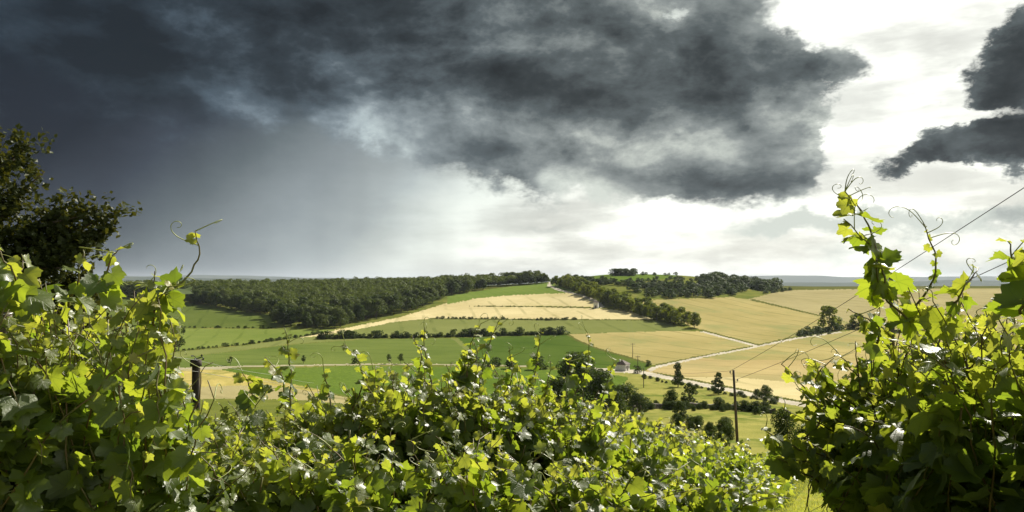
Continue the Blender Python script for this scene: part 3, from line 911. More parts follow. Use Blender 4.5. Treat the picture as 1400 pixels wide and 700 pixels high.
for u, v, w in ((1018, 562, 1.2), (1032, 563, 1.4), (1046, 564, 1.2)):
    solo(K_BIG, u, v, 16, 'long low bush on the bank beside the gravel road', w, 'bank_bush', 'bush', 'low bushes on the bank')
for i in range(34):
    uu = random.uniform(815, 1068)
    vv = np.interp(uu, [822, 900, 938, 1020, 1065], [565, 561, 560, 563.5, 569]) + random.uniform(-5, 3)
    solo(K_BIG, uu, vv, random.uniform(6, 13), 'low scrubby bush growing along the stone terrace wall', random.uniform(.9, 1.4), 'bank_bush', 'bush', 'scrub along the terrace wall')
for i in range(22):
    uu = 880 + i * 8.6 + random.uniform(-4, 4)
    vv = np.interp(uu, [870, 920, 1000, 1075], [512.5, 522, 538.5, 554]) + random.uniform(.5, 4)
    solo(K_BIG, uu, vv, random.uniform(3, 8), 'low ragged bush on the lower verge of the gravel road', random.uniform(1.0, 1.7), 'verge_bush', 'bush', 'bushes on the lower road verge')
for i in range(26):
    uu, vv = random.uniform(845, 1000), random.uniform(578, 622)
    solo(K_BIG, uu, vv, random.uniform(10, 24), 'loose green bush scattered on the slope below the terrace wall', random.uniform(.8, 1.2), 'slope_bush', 'bush', 'bushes on the slope below the wall')
solo(K_TALL, 930, 577, 30, 'small light tree in the meadow under the bank', 1.3)
solo(K_BIG, 991, 592, 24, 'bushy shrub on the grass slope beside the utility pole', .9, 'slope_shrub', 'shrub')
solo(K_BIG, 968, 624, 36, 'dark shrub among the vine rows below the pole', .8, 'slope_shrub', 'shrub')
solo(K_BIG, 1072, 604, 48, 'big dark shrub at the meadow edge behind the vines', .8, 'slope_shrub', 'shrub')
solo(K_BIG, 1100, 622, 44, 'big dark shrub close behind the tall vines', .8, 'slope_shrub', 'shrub')
solo(K_BIG, 1140, 616, 40, 'big dark shrub hidden behind the tall vines by the path', .8, 'slope_shrub', 'shrub')
for u, v, px, w in ((887, 501, 9, 1.2), (872, 510, 11, 1.2), (881, 518, 7, 1.0), (830, 510, 5, 1.5)):
    solo(K_BUSH, u, v, px, 'little bush near the white hut', w, 'hut_bush', 'bush', 'bushes around the white hut')

# ------------------------------------------------------------------ buildings, poles and wires
def plain_mat(name, col, rough=.7, metal=0.0, var=.25, scale=3.0, col2=None):
    m, g, p, out = base_mat(name)
    pos = g.n('ShaderNodeTexCoord').outputs['Object']
    n = g.noise(pos, scale, 5, .65)
    c2 = col2 or tuple(c * (1 - var * 1.6) for c in col)
    g.put(p.inputs['Base Color'], g.mix(g.sm(n, .35, .7), col, c2))
    p.inputs['Roughness'].default_value = rough
    p.inputs['Metallic'].default_value = metal
    return m


M['plaster'] = plain_mat('plaster', (.78, .76, .70), .85, var=.12, scale=.9)
M['roof'] = plain_mat('roof', (.12, .085, .065), .85, var=.35, scale=2.0)
M['door'] = plain_mat('door', (.09, .06, .04), .7)
M['glass'] = plain_mat('glass', (.03, .04, .05), .12, var=.1)
M['pole_wood'] = bark_mat('pole_wood', (.035, .026, .020), (.11, .085, .065), 5.0)
M['post_wood'] = bark_mat('post_wood', (.07, .055, .045), (.26, .22, .185), 26.0)
M['post_dark'] = bark_mat('post_dark', (.030, .022, .018), (.09, .07, .055), 26.0)
M['steel'] = plain_mat('steel', (.16, .15, .14), .42, .85, .2, 40.0)
M['wire'] = plain_mat('wire', (.55, .55, .52), .35, .9, .1, 60.0)
M['cable'] = plain_mat('cable', (.03, .03, .03), .6, 0, .1)
M['porcelain'] = plain_mat('porcelain', (.30, .28, .26), .25, 0, .1)
M['stone'] = plain_mat('stone', (.22, .19, .15), .95, 0, .5, 1.2)


def house(name, p, w, d, h, rh, rz, label, cat, hip=True):
    e = empty(name, p, rz)
    tag(e, label, cat)
    m = MB()
    m.box(-w / 2, w / 2, -d / 2, d / 2, -.6, h)
    wall = m.build('wall', M['plaster'], e, False)
    o = .35
    b = [(-w / 2 - o, -d / 2 - o, h + .01), (w / 2 + o, -d / 2 - o, h + .01), (w / 2 + o, d / 2 + o, h + .01), (-w / 2 - o, d / 2 + o, h + .01)]
    t = [(x, y, h + .14) for x, y, _ in b]
    r0, r1 = ((-w * .08, 0, h + rh), (w * .08, 0, h + rh)) if hip else ((-w / 2 - o, 0, h + rh), (w / 2 + o, 0, h + rh))
    m = MB()
    v = b + t + [r0, r1]
    m.v += v
    m.f += [[3, 2, 1, 0], [0, 1, 5, 4], [1, 2, 6, 5], [2, 3, 7, 6], [3, 0, 4, 7], [4, 5, 9, 8], [6, 7, 8, 9], [5, 6, 9], [7, 4, 8]]
    roof = m.build('roof', M['roof'], e, False)
    if hip:
        MB().box(-w * .30, -w * .18, .3, .75, h + .3, h + rh + .25).build('chimney', M['plaster'], roof, False)
    MB().box(-.45, .45, -d / 2 - .06, -d / 2 + .05, -.1, min(2.0, h - .35)).build('door', M['door'], e, False)
    for x in ((-w * .32, w * .32) if hip else ()):
        f = MB().box(x - .42, x + .42, -d / 2 - .05, -d / 2 + .04, .95, 1.9).build('window', M['door'], e, False)
        MB().box(x - .34, x + .34, -d / 2 - .065, -d / 2 - .052, 1.03, 1.82).build('pane', M['glass'], f, False)
    return e


hp = at_pix(851, 506.5)
house('hut', hp, px_h(hp, 15.5), 4.4, px_h(hp, 8.5), px_h(hp, 6.0), R(60), 'small white hut with dark hipped roof beside the gravel road', 'hut')
sp = at_pix(815, 421)
house('shed', sp, 3.6, 3.0, px_h(sp, 7.5), .9, R(-20), 'tiny white shed against the hillside tree belt', 'shed', False)


def pole(name, p, h, r, label, arms, lean=0.0, rz=0.0):
    """wooden line pole: arms = list of (height share, half width) crossbars with insulators"""
    e = empty(name, p, rz)
    tag(e, label, 'utility pole')
    tops = []
    m = MB()
    m.tube([(0, 0, -.5), (lean * .5, 0, h * .5), (lean, 0, h)], [r * 1.15, r, r * .8], 10)
    m.build('shaft', M['pole_wood'], e)
    for hs, hw in arms:
        z, lx = h * hs, lean * hs
        if hw > 0.35:
            MB().box(lx - hw, lx + hw, -r - .11, -r - .01, z - .07, z + .07).build('crossarm', M['pole_wood'], e, False)
            xs = (-hw * .9, hw * .9)
        else:
            xs = (hw,) if hw > 0 else (hw,)
        for x in xs:
            br = MB()
            y = -r - .06
            if hw <= .35:
                br.tube([(lx, 0, z - .05), (lx + x * .6, 0, z - .12), (lx + x, 0, z - .08), (lx + x, 0, z + .02)], .022, 6)
                y = 0
                br.build('bracket', M['cable'], e)
            ins = MB()
            ins.tube([(lx + x, y, z), (lx + x, y, z + .06), (lx + x, y, z + .12), (lx + x, y, z + .19), (lx + x, y, z + .22)], [.04, .085, .06, .075, .03], 8)
            ins.build('insulator', M['porcelain'], e)
            tops.append(Matrix.Translation(p) @ Matrix.Rotation(rz, 4, 'Z') @ Vector((lx + x, y, z + .2)))
    return tops


pp = at_pix(1009, 617)
pz = px_h(pp, 111)
near_tops = pole('utility_pole', pp, pz, .135, 'leaning dark wooden utility pole on the grass slope below the vines', [(.965, -.33), (.865, .34)], lean=-.45)
p2 = at_pix(880, 530)
mid_tops = pole('utility_pole', p2, px_h(p2, 27), .12, 'thin utility pole in the meadow beyond the bushes near the road', [(.95, -.3), (.86, .3)])
p3 = at_pix(872, 511)
t_a = pole('utility_pole', p3, px_h(p3, 25), .13, 'utility pole with a crossarm standing just behind the white hut', [(.93, .9)])
p4 = at_pix(865, 489)
t_b = pole('utility_pole', p4, px_h(p4, 20), .13, 'utility pole with a crossarm in the buff field above the hut', [(.93, 1.1)])
p5 = at_pix(857, 425)
t_c = pole('utility_pole', p5, 9.0, .14, 'utility pole topping the hillside tree belt gap', [(.95, 1.0)])


def wire(name, a, b, sag, r, mat, label, cat='wire', group=None, n=14):
    pts = []
    for i in range(n + 1):
        t = i / n
        q = Vector(a).lerp(Vector(b), t)
        q.z -= sag * 4 * t * (1 - t)
        pts.append(q)
    o = MB().tube(pts, r, 5).build(name, M[mat], None)
    return tag(o, label, cat, group)


# the line passes over the slope to a pole standing beyond the tall vines
def through(u, v, y):
    """point seen through pixel (u, v) at depth y"""
    return Vector((y * (u - UC) / F, y, y * (VH - v) / F))


hi, lo = through(1560, 152, 22.0), through(1560, 258, 22.0)
foot = gpt(hi.x + .33, 22.0)
ph = hi.z - foot.z + .2
up_tops = pole('utility_pole', foot, ph, .135, 'wooden utility pole uphill beyond the tall vines', [((hi.z - .2 - foot.z) / ph, -.33), ((lo.z - .2 - foot.z) / ph, .34)])
wire('power_line', near_tops[0], up_tops[0], .25, .016, 'cable', 'upper power line rising from the leaning pole over the vines', 'power line')
wire('power_line', near_tops[1], up_tops[1], .25, .016, 'cable', 'lower power line rising from the leaning pole over the vines', 'power line')
wire('power_line', mid_tops[0], near_tops[0], .8, .014, 'cable', 'power line spanning the meadow to the leaning pole', 'power line', 'meadow spans')
wire('power_line', mid_tops[1], near_tops[1], .8, .014, 'cable', 'power line spanning the meadow to the leaning pole', 'power line', 'meadow spans')
for i in range(2):
    wire('power_line', t_a[i], t_b[i], .5, .012, 'cable', 'power line between the hut pole and the pole above it', 'power line', 'hut spans')
    wire('power_line', t_b[i], t_c[i], 1.5, .012, 'cable', 'power line climbing from the buff field to the tree belt', 'power line', 'climbing spans')
    wire('power_line', t_a[i], mid_tops[i], .4, .012, 'cable', 'power line from the hut pole to the meadow pole', 'power line', 'road spans')

# dry stone terrace bank above the meadow
bank = [(822, 563), (860, 561), (900, 558.5), (938, 557.5), (980, 558.5), (1020, 561), (1065, 566.5)]
W = [at_pix(*q) for q in bank]
mb = MB()
r_ = random.Random(4)
prof = []
for a, b in zip(W[:-1], W[1:]):
    n = max(2, int((b - a).length / 1.2))
    for k in range(n):
        q = a.lerp(b, k / n)
        prof.append((gpt(q.x, q.y), r_.uniform(.75, 1.2), r_.uniform(-.12, .12)))
nb_ = len(prof)
for q, h, j in prof:
    mb.v += [(q.x, q.y - .45 + j, q.z - .4), (q.x, q.y - .32 + j, q.z + h), (q.x, q.y + .35, q.z + h + .05), (q.x, q.y + .5, q.z - .4)]
for i in range(nb_ - 1):
    for k in range(3):
        mb.f.append([i * 4 + k, (i + 1) * 4 + k, (i + 1) * 4 + k + 1, i * 4 + k + 1])
bk = mb.build('terrace_wall', M['stone'], None, False)
tag(bk, 'low dark stone terrace wall along the foot of the meadow', 'wall')

# ------------------------------------------------------------------ grapevines
def vine_leaf_mat(name, veins=True):
    m, g, p, out = base_mat(name)
    geo = g.n('ShaderNodeNewGeometry')
    back = geo.outputs['Backfacing']
    oi = g.n('ShaderNodeObjectInfo')
    at = g.n('ShaderNodeAttribute', attribute_name='tint')
    ay = g.n('ShaderNodeAttribute', attribute_name='young')
    pos = geo.outputs['Position']
    rnd = g.m('FRACT', g.add(g.mul(oi.outputs['Random'], 7.3), at.outputs['Fac']))
    colr = g.n('ShaderNodeSeparateColor')
    g.put(colr.inputs[0], oi.outputs['Color'])
    young = g.m('MAXIMUM', ay.outputs['Fac'], g.sub(1.0, colr.outputs[0]))
    base = g.mix(rnd, (.066, .100, .019), (.132, .176, .030))
    blot = g.noise(pos, 26.0, 4, .6)
    base = g.mix(g.mul(g.sm(blot, .45, .75), .35), base, (.105, .150, .030))
    base = g.mix(g.mul(young, .8), base, (.22, .25, .035))
    base = g.mix(g.mul(g.m('GREATER_THAN', rnd, .965), .7), base, (.33, .27, .04))
    spot = g.mul(g.sm(g.noise(pos, 60.0, 3, .6), .66, .74), g.sm(g.noise(pos, 7.0, 2, .5), .52, .62))
    base = g.mix(g.mul(spot, .7), base, (.16, .10, .035))
    tcol = g.mix(rnd, (.24, .36, .018), (.50, .57, .034))
    tcol = g.mix(young, tcol, (.66, .64, .07))
    height = g.noise(pos, 90.0, 3, .6)
    if veins:
        uv = g.n('ShaderNodeUVMap', uv_map='leaf').outputs[0]
        x, y, _ = g.sep(uv)
        ax = g.m('ABSOLUTE', x)
        r = g.m('SQRT', g.add(g.mul(x, x), g.mul(y, y)))
        vein = None
        for deg, w in ((0, .020), (54, .016), (114, .013)):
            c, s = math.cos(R(deg)), math.sin(R(deg))
            dist = g.m('ABSOLUTE', g.sub(g.mul(ax, c), g.mul(y, s)))
            along = g.add(g.mul(ax, s), g.mul(y, c))
            k = g.mul(g.sm(dist, w * .4, w * 1.5, 1.0, 0.0), g.sm(along, 0.0, .05))
            # side veins leave the main ones at a slant
            sv = g.m('SINE', g.mul(g.sub(along, g.mul(dist, .8)), 42.0))
            k2 = g.mul(g.mul(g.sm(sv, .86, 1.0), .45), g.sm(dist, .16, .24, 1.0, 0.0))
            k = g.m('MAXIMUM', k, g.mul(k2, g.sm(along, .02, .1)))
            vein = k if vein is None else g.m('MAXIMUM', vein, k)
        base = g.mix(g.mul(vein, .45), base, (.20, .25, .07))
        tcol = g.mix(g.mul(vein, .55), tcol, (.12, .19, .02))
        stalk = g.m('LESS_THAN', y, -.001)
        stalk = g.mul(stalk, g.m('LESS_THAN', ax, .031))
        base = g.mix(stalk, base, (.20, .19, .05))
        height = g.sub(g.mul(height, .5), vein)
    base = g.mix(g.mul(back, .55), base, (.19, .24, .13))
    g.put(p.inputs['Base Color'], base)
    g.put(p.inputs['Roughness'], g.mix(back, (.41, .41, .41), (.70, .70, .70)))
    p.inputs['Specular IOR Level'].default_value = .95
    p.inputs['Sheen Weight'].default_value = 0.0
    bp = g.n('ShaderNodeBump')
    bp.inputs['Strength'].default_value = .45
    bp.inputs['Distance'].default_value = .004
    g.put(bp.inputs['Height'], height)
    g.t.links.new(bp.outputs[0], p.inputs['Normal'])
    tr = g.n('ShaderNodeBsdfTranslucent')
    g.put(tr.inputs['Color'], tcol)
    mx = g.n('ShaderNodeMixShader')
    mx.inputs[0].default_value = .50
    g.t.links.new(p.outputs[0], mx.inputs[1])
    g.t.links.new(tr.outputs[0], mx.inputs[2])
    g.t.links.new(mx.outputs[0], out.inputs[0])
    return m


M['vine_leaf'] = vine_leaf_mat('vine_leaf')
M['vine_leaf_far'] = vine_leaf_mat('vine_leaf_far', False)
M['vine_bark'] = bark_mat('vine_bark', (.045, .032, .024), (.15, .11, .08), 40.0)
M['shoot_green'] = plain_mat('shoot_green', (.13, .13, .035), .5, 0, .3, 12.0, (.14, .075, .035))
M['tendril'] = plain_mat('tendril', (.33, .36, .08), .45, 0, .2, 12.0)

_half = [(7, .86), (13, .90), (21, .74), (29, .70), (37, .80), (46, .83), (55, .95), (64, .80), (73, .82), (84, .66), (95, .72), (107, .76), (119, .84), (133, .66), (148, .62), (160, .50), (172, .14)]


def leaf_variant(seed, simple=False):
    """one grape leaf: five toothed lobes, folded, cupped and wavy, with its stalk; petiole joint at the origin, tip towards +Y"""
    r = np.random.default_rng(seed)
    if simple:
        half = [(25, .72), (54, .92), (86, .66), (116, .80), (155, .52)]
    else:
        half = _half
    ang = [0.0] + [a for a, _ in half] + [-a for a, _ in half[::-1]]
    rad = [1.0] + [k for _, k in half] + [k for _, k in half[::-1]]
    ang = np.array(ang) + r.normal(0, 1.6, len(ang))
    rad = np.array(rad) * r.normal(1, .055, len(rad))
    out = [(rad[i] * math.sin(R(ang[i])) * 1.08, rad[i] * math.cos(R(ang[i]))) for i in range(len(ang))]
    cup, fold, droop, ph, wav = r.uniform(-.30, .18), r.uniform(-.14, .45), r.uniform(.0, .55), r.uniform(0, 6.28), r.uniform(.06, .20)

    def z(x, y):
        rr2 = x * x + y * y
        th = math.atan2(x, y)
        return cup * rr2 + fold * abs(x) - droop * y * abs(y) * .8 + wav * math.sin(3.3 * th + ph) * rr2 + .05 * math.sin(7 * th + ph * 2) * rr2
    V, T = [(0, 0, 0)], []
    order = sorted(range(len(out)), key=lambda i: math.atan2(out[i][0], out[i][1]))
    O = [out[i] for i in order]
    if simple:
        V += [(x, y, z(x, y)) for x, y in O]
        T += [(0, i + 1, i) for i in range(1, len(O))]
    else:
        mids = [-150, -110, -72, -36, 0, 36, 72, 110, 150]
        mr = [.27, .40, .42, .44, .50, .44, .42, .40, .27]
        Mi = [(k * math.sin(R(a)), k * math.cos(R(a))) for a, k in zip(mids, mr)]
        V += [(x, y, z(x, y)) for x, y in Mi]
        V += [(x, y, z(x, y)) for x, y in O]
        nm = len(Mi)
        T += [(0, i + 1, i) for i in range(1, nm)]
        mo = [math.atan2(x, y) for x, y in O]
        mm = [R(a) for a in mids]
        i = j = 0
        while i < nm - 1 or j < len(O) - 1:
            if j < len(O) - 1 and (i == nm - 1 or mo[j + 1] < (mm[i] + mm[i + 1]) / 2 + .02):
                T.append((1 + i, 1 + nm + j + 1, 1 + nm + j))
                j += 1
            else:
                T.append((1 + i, 2 + i, 1 + nm + j))
                i += 1
        T.append((0, 1, 1 + nm))
        T.append((0, 1 + nm + len(O) - 1, nm))
    UV = [(a, b) for a, b, _ in V]
    # stalk, a thin bent strip of two sides
    b = len(V)
    w = .022
    st = [(-w, 0, 0), (w, 0, 0), (w, -.32, -.05), (-w, -.32, -.05), (w * .9, -.62, 0.02), (-w * .9, -.62, 0.02)]
    V += st
    UV += [(x, min(y, -.01)) for x, y, _ in st]
    T += [(b, b + 2, b + 1), (b, b + 3, b + 2), (b + 3, b + 4, b + 2), (b + 3, b + 5, b + 4)]
    V, T = np.array(V, float), np.array(T, int)
    # all faces wound so that the upper side looks to +Z
    nz = np.cross(V[T[:, 1]] - V[T[:, 0]], V[T[:, 2]] - V[T[:, 0]])[:, 2]
    T[nz < 0] = T[nz < 0][:, ::-1]
    return V, T, np.array(UV, float)


LV = [leaf_variant(40 + i) for i in range(14)]
LS = [leaf_variant(80 + i, True) for i in range(5)]


def finish_leaf_mesh(me, uv_per_vert, tint=None, young=None):
    lay = me.uv_layers.new(name='leaf')
    vi = np.empty(len(me.loops), np.int32)
    me.loops.foreach_get('vertex_index', vi)
    lay.data.foreach_set('uv', uv_per_vert[vi].astype(np.float32).ravel())
    for nm, arr in (('tint', tint), ('young', young)):
        if arr is not None:
            a = me.attributes.new(nm, 'FLOAT', 'POINT')
            a.data.foreach_set('value', np.asarray(arr, np.float32))


LEAF_ME = []
for V_, T_, UV_ in LV:
    me_ = mesh_np('leaf', V_, T_)
    finish_leaf_mesh(me_, UV_)
    me_.materials.append(M['vine_leaf'])
    LEAF_ME.append(me_)


def rot_from(n, t):
    """rows of 3x3 matrices with columns x, y(tip), z(normal)"""
    n = n / np.linalg.norm(n, axis=1)[:, None]
    t = t - n * (n * t).sum(1)[:, None]
    t /= np.maximum(np.linalg.norm(t, axis=1), 1e-6)[:, None]
    x = np.cross(t, n)
    return np.stack([x, t, n], 2)


def joined_leaves(name, pos, rot, size, young, rng, simple, origin):
    VV, TT, UU, TI, YO = [], [], [], [], []
    base = 0
    variants = LS if simple else LV
    which = rng.integers(0, len(variants), len(pos))
    for k, (V, T, UV) in enumerate(variants):
        s = np.where(which == k)[0]
        if len(s) == 0:
            continue
        W = np.einsum('nij,vj->nvi', rot[s], V) * size[s][:, None, None] + (pos[s] - origin)[:, None, :]
        VV.append(W.reshape(-1, 3))
        TT.append((T[None] + (np.arange(len(s)) * len(V))[:, None, None]).reshape(-1, 3) + base)
        UU.append(np.tile(UV, (len(s), 1)))
        TI.append(np.repeat(rng.random(len(s)), len(V)))
        YO.append(np.repeat(young[s], len(V)))
        base += len(s) * len(V)
    me = mesh_np(name, np.concatenate(VV), np.concatenate(TT))
    finish_leaf_mesh(me, np.concatenate(UU), np.concatenate(TI), np.concatenate(YO))
    return me


LIGHTV = np.array([.50, -.12, .62])     # leaves turn to the open, sunny side of the day


def shoot_path(rng, a, top, lean, n=14, wob=.02, arch=0.0):
    """a cane growing from a up to height gain top, leaning by vector lean; arch bends its end over"""
    t = np.linspace(0, 1, n)
    P = a + np.outer(t, [0, 0, top]) + np.outer(t ** 1.6, lean)
    P[:, 2] -= arch * np.maximum(t - .55, 0) ** 2 * 5 * abs(top)
    w = np.cumsum(rng.normal(0, wob, (n, 3)), axis=0) * np.array([1, 1, .3])
    return P + w * t[:, None]


def leaves_on(rng, P, step, size, out, tipyoung=.25):
    """leaf nodes along a cane, alternate sides"""
    seg = np.linalg.norm(np.diff(P, axis=0), axis=1)
    L = np.concatenate([[0], np.cumsum(seg)])
    n = max(3, int(L[-1] / step))
    d = (np.arange(n) + rng.uniform(.1, .9, n)) / n * L[-1]
    Q = np.stack([np.interp(d, L, P[:, k]) for k in range(3)], 1)
    t = d / L[-1]
    sz = size * np.clip(1.12 - .75 * t ** 3, .22, 1.2) * rng.uniform(.62, 1.25, n)
    yg = np.clip((t - (1 - tipyoung)) / tipyoung, 0, 1) ** 1.2 * rng.uniform(.6, 1, n)
    side = np.where(np.arange(n) % 2 == 0, 1.0, -1.0)
    o = np.outer(side, out) + rng.normal(0, .75, (n, 3)) * np.array([1, 1, .5])
    tip = o * .8 + np.array([0, 0, -.55]) + rng.normal(0, .35, (n, 3)) + np.outer(t, [0, 0, .45])
    nrm = np.array([0, 0, .36]) + o * .32 + LIGHTV * .50 + rng.normal(0, .50, (n, 3))
    return Q, nrm, tip, sz, yg


def tendril_pts(rng, a, d, length, curl):
    """a thread that runs out and coils up at its end"""
    d = np.array(d, float)
    d /= np.linalg.norm(d)
    e = np.cross(d, rng.normal(size=3))
    e /= np.linalg.norm(e)
    P = [np.array(a, float)]
    n = 22
    for i in range(n):
        t = i / n
        ang = curl * t ** 2.4 * .9
        c, s = math.cos(ang), math.sin(ang)
        d = d * c + e * s
        d /= np.linalg.norm(d)
        e = e * c - d * s
        e = e - d * (e @ d)
        e /= np.linalg.norm(e)
        P.append(P[-1] + d * length / n)
    return P


ALL_NEAR = []      # near vines keep their leaves here until the largest are picked out


def vine(name, x, y, row_ang, spread, thick, top_v, n_up, n_hang, size, seed, label, group, near=True, step=.046, extra=(), y_low=None, tops=(.72, 1.0), simple=None, clear=None):
    rng = np.random.default_rng(seed)
    b = gpt(x, y)
    e = empty(name, b)
    tag(e, label, 'grapevine', group)
    ra = np.array([math.cos(row_ang), math.sin(row_ang), 0])
    ac = np.array([-math.sin(row_ang), math.cos(row_ang), 0])
    bl = np.array(b)
    loc = lambda P: [tuple(q - bl) for q in P]
    # trunk with two arms along the wire
    h0 = .72
    tk = [np.array([0, 0, -.15]), np.array([.02, .01, .2]), np.array([-.02, .02, .45]), np.array([.01, 0, h0])]
    t_ = MB().tube([tuple(q) for q in tk], [.045, .036, .030, .028], 8)
    t_.build('trunk', M['vine_bark'], e)
    for s in (-1, 1):
        MB().tube([(0, 0, h0 - .03)] + [tuple(ra * s * spread * k + np.array([0, 0, h0 + rng.uniform(-.03, .04)])) for k in (.3, .6, .95)], [.024, .020, .016, .010], 7).build('arm', M['vine_bark'], e)
    Q, N, T, S, Y = [], [], [], [], []

    def grow(P, rad, out, st, sz, yo=.25, tend=0, sub=True):
        q, n_, t__, s_, y_ = leaves_on(rng, P, st, sz, out, yo)
        Q.append(q); N.append(n_); T.append(t__); S.append(s_); Y.append(y_)
        rr = np.linspace(rad, rad * .35, len(P))
        so_ = MB().tube(loc(P), list(rr), 5 if near else 4).build('shoot', M['shoot_green'], e)
        for k in range(tend):
            i = len(P) - 1 - int(rng.integers(0, 4))
            dd = np.array([rng.normal(0, .8), rng.normal(0, .5), rng.uniform(.1, 1.0)])
            tp = tendril_pts(rng, P[i] - bl, dd, rng.uniform(.10, .22), rng.uniform(.5, 1.5))
            MB().tube([tuple(z_) for z_ in tp], list(np.linspace(.0022, .0011, len(tp))), 4).build('tendril', M['tendril'], so_)

    for i in range(n_up):
        s = rng.uniform(-spread, spread)
        a = bl + ra * s + ac * rng.uniform(-.5, .5) * thick + np.array([0, 0, h0 + rng.uniform(-.15, .1)])
        sgn = rng.choice([-1, 1])
        lean = ac * sgn * rng.uniform(0, .9) * thick + ra * rng.normal(0, .18)
        ex, ey = a[0] + lean[0], a[1] + lean[1]
        v = np.interp(UC + F * ex / ey, top_v[0], top_v[1])
        ztop = ey * (VH - v) / F
        gain = max(.25, (ztop - a[2]) * rng.uniform(*tops))
        P = shoot_path(rng, a, gain, lean, arch=rng.uniform(0, .25))
        grow(P, .0055, ac * sgn, step, size, tend=int(near and rng.random() < .5))
    for i in range(n_hang):
        s = rng.uniform(-spread, spread)
        sgn = rng.choice([-1, 1])
        a = bl + ra * s + ac * sgn * thick * rng.uniform(.3, .8)
        v = np.interp(UC + F * a[0] / a[1], top_v[0], top_v[1])
        zt = a[1] * (VH - v) / F
        a[2] = bl[2] + (zt - bl[2]) * rng.uniform(.40, .86)
        lean = ac * sgn * rng.uniform(.1, .5) * thick + ra * rng.normal(0, .22)
        P = shoot_path(rng, a, -rng.uniform(.3, .75), lean)
        grow(P, .004, ac * sgn, step, size * .95)
    for (u0, v0, y0), (u1, v1, y1), sz, nt in extra:
        a, c = np.array(through(u0, v0, y0)), np.array(through(u1, v1, y1))
        n = 16
        t = np.linspace(0, 1, n)
        P = a + np.outer(t, c - a)
        bow = np.array([rng.normal(0, .04), rng.normal(0, .04), .0])
        P = P + np.outer(np.sin(t * math.pi), bow) + np.cumsum(rng.normal(0, .0035, (n, 3)), axis=0)
        grow(P, .0055, ac * rng.choice([-1, 1]), step * .62, sz * .70, .55, nt)
    Q, N, T, S, Y = (np.concatenate(k) for k in (Q, N, T, S, Y))
    Rm = rot_from(N, T)
    Pj = Q + Rm[:, :, 1] * (S * .62)[:, None]
    ok = Pj[:, 1] > 1.15
    ok &= Pj[:, 2] > bl[2] + .12
    if clear is not None:      # foliage keeps clear of the path, post or shoot tips that show beside it
        uu, vv = UC + F * Pj[:, 0] / Pj[:, 1], VH - F * Pj[:, 2] / Pj[:, 1]
        lim = np.interp(vv, clear[1], clear[2])
        ok &= (uu < lim) if clear[0] == 'below' else (uu > lim)
    Pj, Rm, S, Y = Pj[ok], Rm[ok], S[ok], Y[ok]
    if near:
        ALL_NEAR.append((e, bl, Pj, Rm, S, Y, seed))
    else:
        me = joined_leaves('foliage', Pj, Rm, S, Y, rng, True if simple is None else simple, bl)
        o = link('foliage', me, M['vine_leaf_far'], e)
        o['kind'] = 'stuff'
    return e


def place_near_leaves():
    """per near vine the 300 leaves that show largest become single leaves, the hidden rest one part"""
    P = np.concatenate([a[2] for a in ALL_NEAR])
    S = np.concatenate([a[4] for a in ALL_NEAR])
    own = np.concatenate([np.full(len(a[2]), i) for i, a in enumerate(ALL_NEAR)])
    idx = np.concatenate([np.arange(len(a[2])) for a in ALL_NEAR])
    u = UC + F * P[:, 0] / P[:, 1]
    v = VH - F * P[:, 2] / P[:, 1]
    cell = np.floor(u / 14).astype(int) * 1000 + np.floor(v / 14).astype(int)
    order = np.argsort(P[:, 1])
    rank = np.zeros(len(P))
    cnt = {}
    for i in order:
        c = cell[i]
        rank[i] = cnt.get(c, 0)
        cnt[c] = rank[i] + 1
    off = (u < -40) | (u > 1440) | (v > 740)
    score = S / P[:, 1] * F / (1 + rank * .6) - off * 1000
    for k, (e, bl, Pj, Rm, Sj, Yj, seed) in enumerate(ALL_NEAR):
        rng = np.random.default_rng(seed + 999)
        sc = score[own == k]
        best = np.argsort(-sc)[:300]
        best = best[sc[best] > 0]
        mask = np.zeros(len(Pj), bool)
        mask[best] = True
        for i in np.where(mask)[0]:
            o = bpy.data.objects.new('leaf', LEAF_ME[int(rng.integers(0, len(LEAF_ME)))])
            COL.objects.link(o)
            o.parent = e
            s = Sj[i]
            mt = Matrix([[*(Rm[i][r] * s), Pj[i][r] - bl[r]] for r in range(3)] + [[0, 0, 0, 1]])
            o.matrix_basis = mt
            if Yj[i] > .02:
                o.color = (1 - float(Yj[i]), 1, 1, 1)
        rest = ~mask
        if rest.any():
            o = link('foliage', joined_leaves('foliage', Pj[rest], Rm[rest], Sj[rest], Yj[rest], rng, False, bl), M['vine_leaf'], e)
            o['kind'] = 'stuff'


ROW = R(100)
TA = ([-300, -60, 0, 25, 60, 110, 150, 190, 225, 245, 262, 300], [300, 318, 335, 350, 372, 385, 378, 372, 385, 430, 520, 600])
TB = ([240, 285, 330, 400, 450, 520, 600, 650, 700, 760, 800, 850, 900], [580, 550, 512, 525, 512, 492, 478, 470, 482, 502, 522, 546, 568])
TBF = ([200, 300, 400, 520, 650, 750, 850], [600, 575, 580, 570, 575, 600, 640])
TCV = ([700, 780, 850, 900, 1000, 1100], [560, 562, 572, 582, 600, 610])
TD = ([1030, 1060, 1100, 1150, 1190, 1210, 1235, 1300, 1400, 1600], [640, 600, 560, 520, 470, 425, 398, 386, 374, 365])
CA = ('below', [300, 330, 380, 480, 540, 575, 610], [285, 262, 240, 246, 255, 272, 420])
CD = ('above', [200, 240, 400, 440, 500, 560, 600, 640, 660, 700, 760], [1090, 1100, 1120, 1120, 1062, 1052, 1040, 1075, 1120, 1152, 1170])
nv = 'grapevine'
vine(nv, -2.25, 2.75, R(12), .50, .34, TA, 34, 14, .070, 1, 'tall shaded grapevine pressed against the weathered post', None, clear=CA, tops=(.80, 1.04))
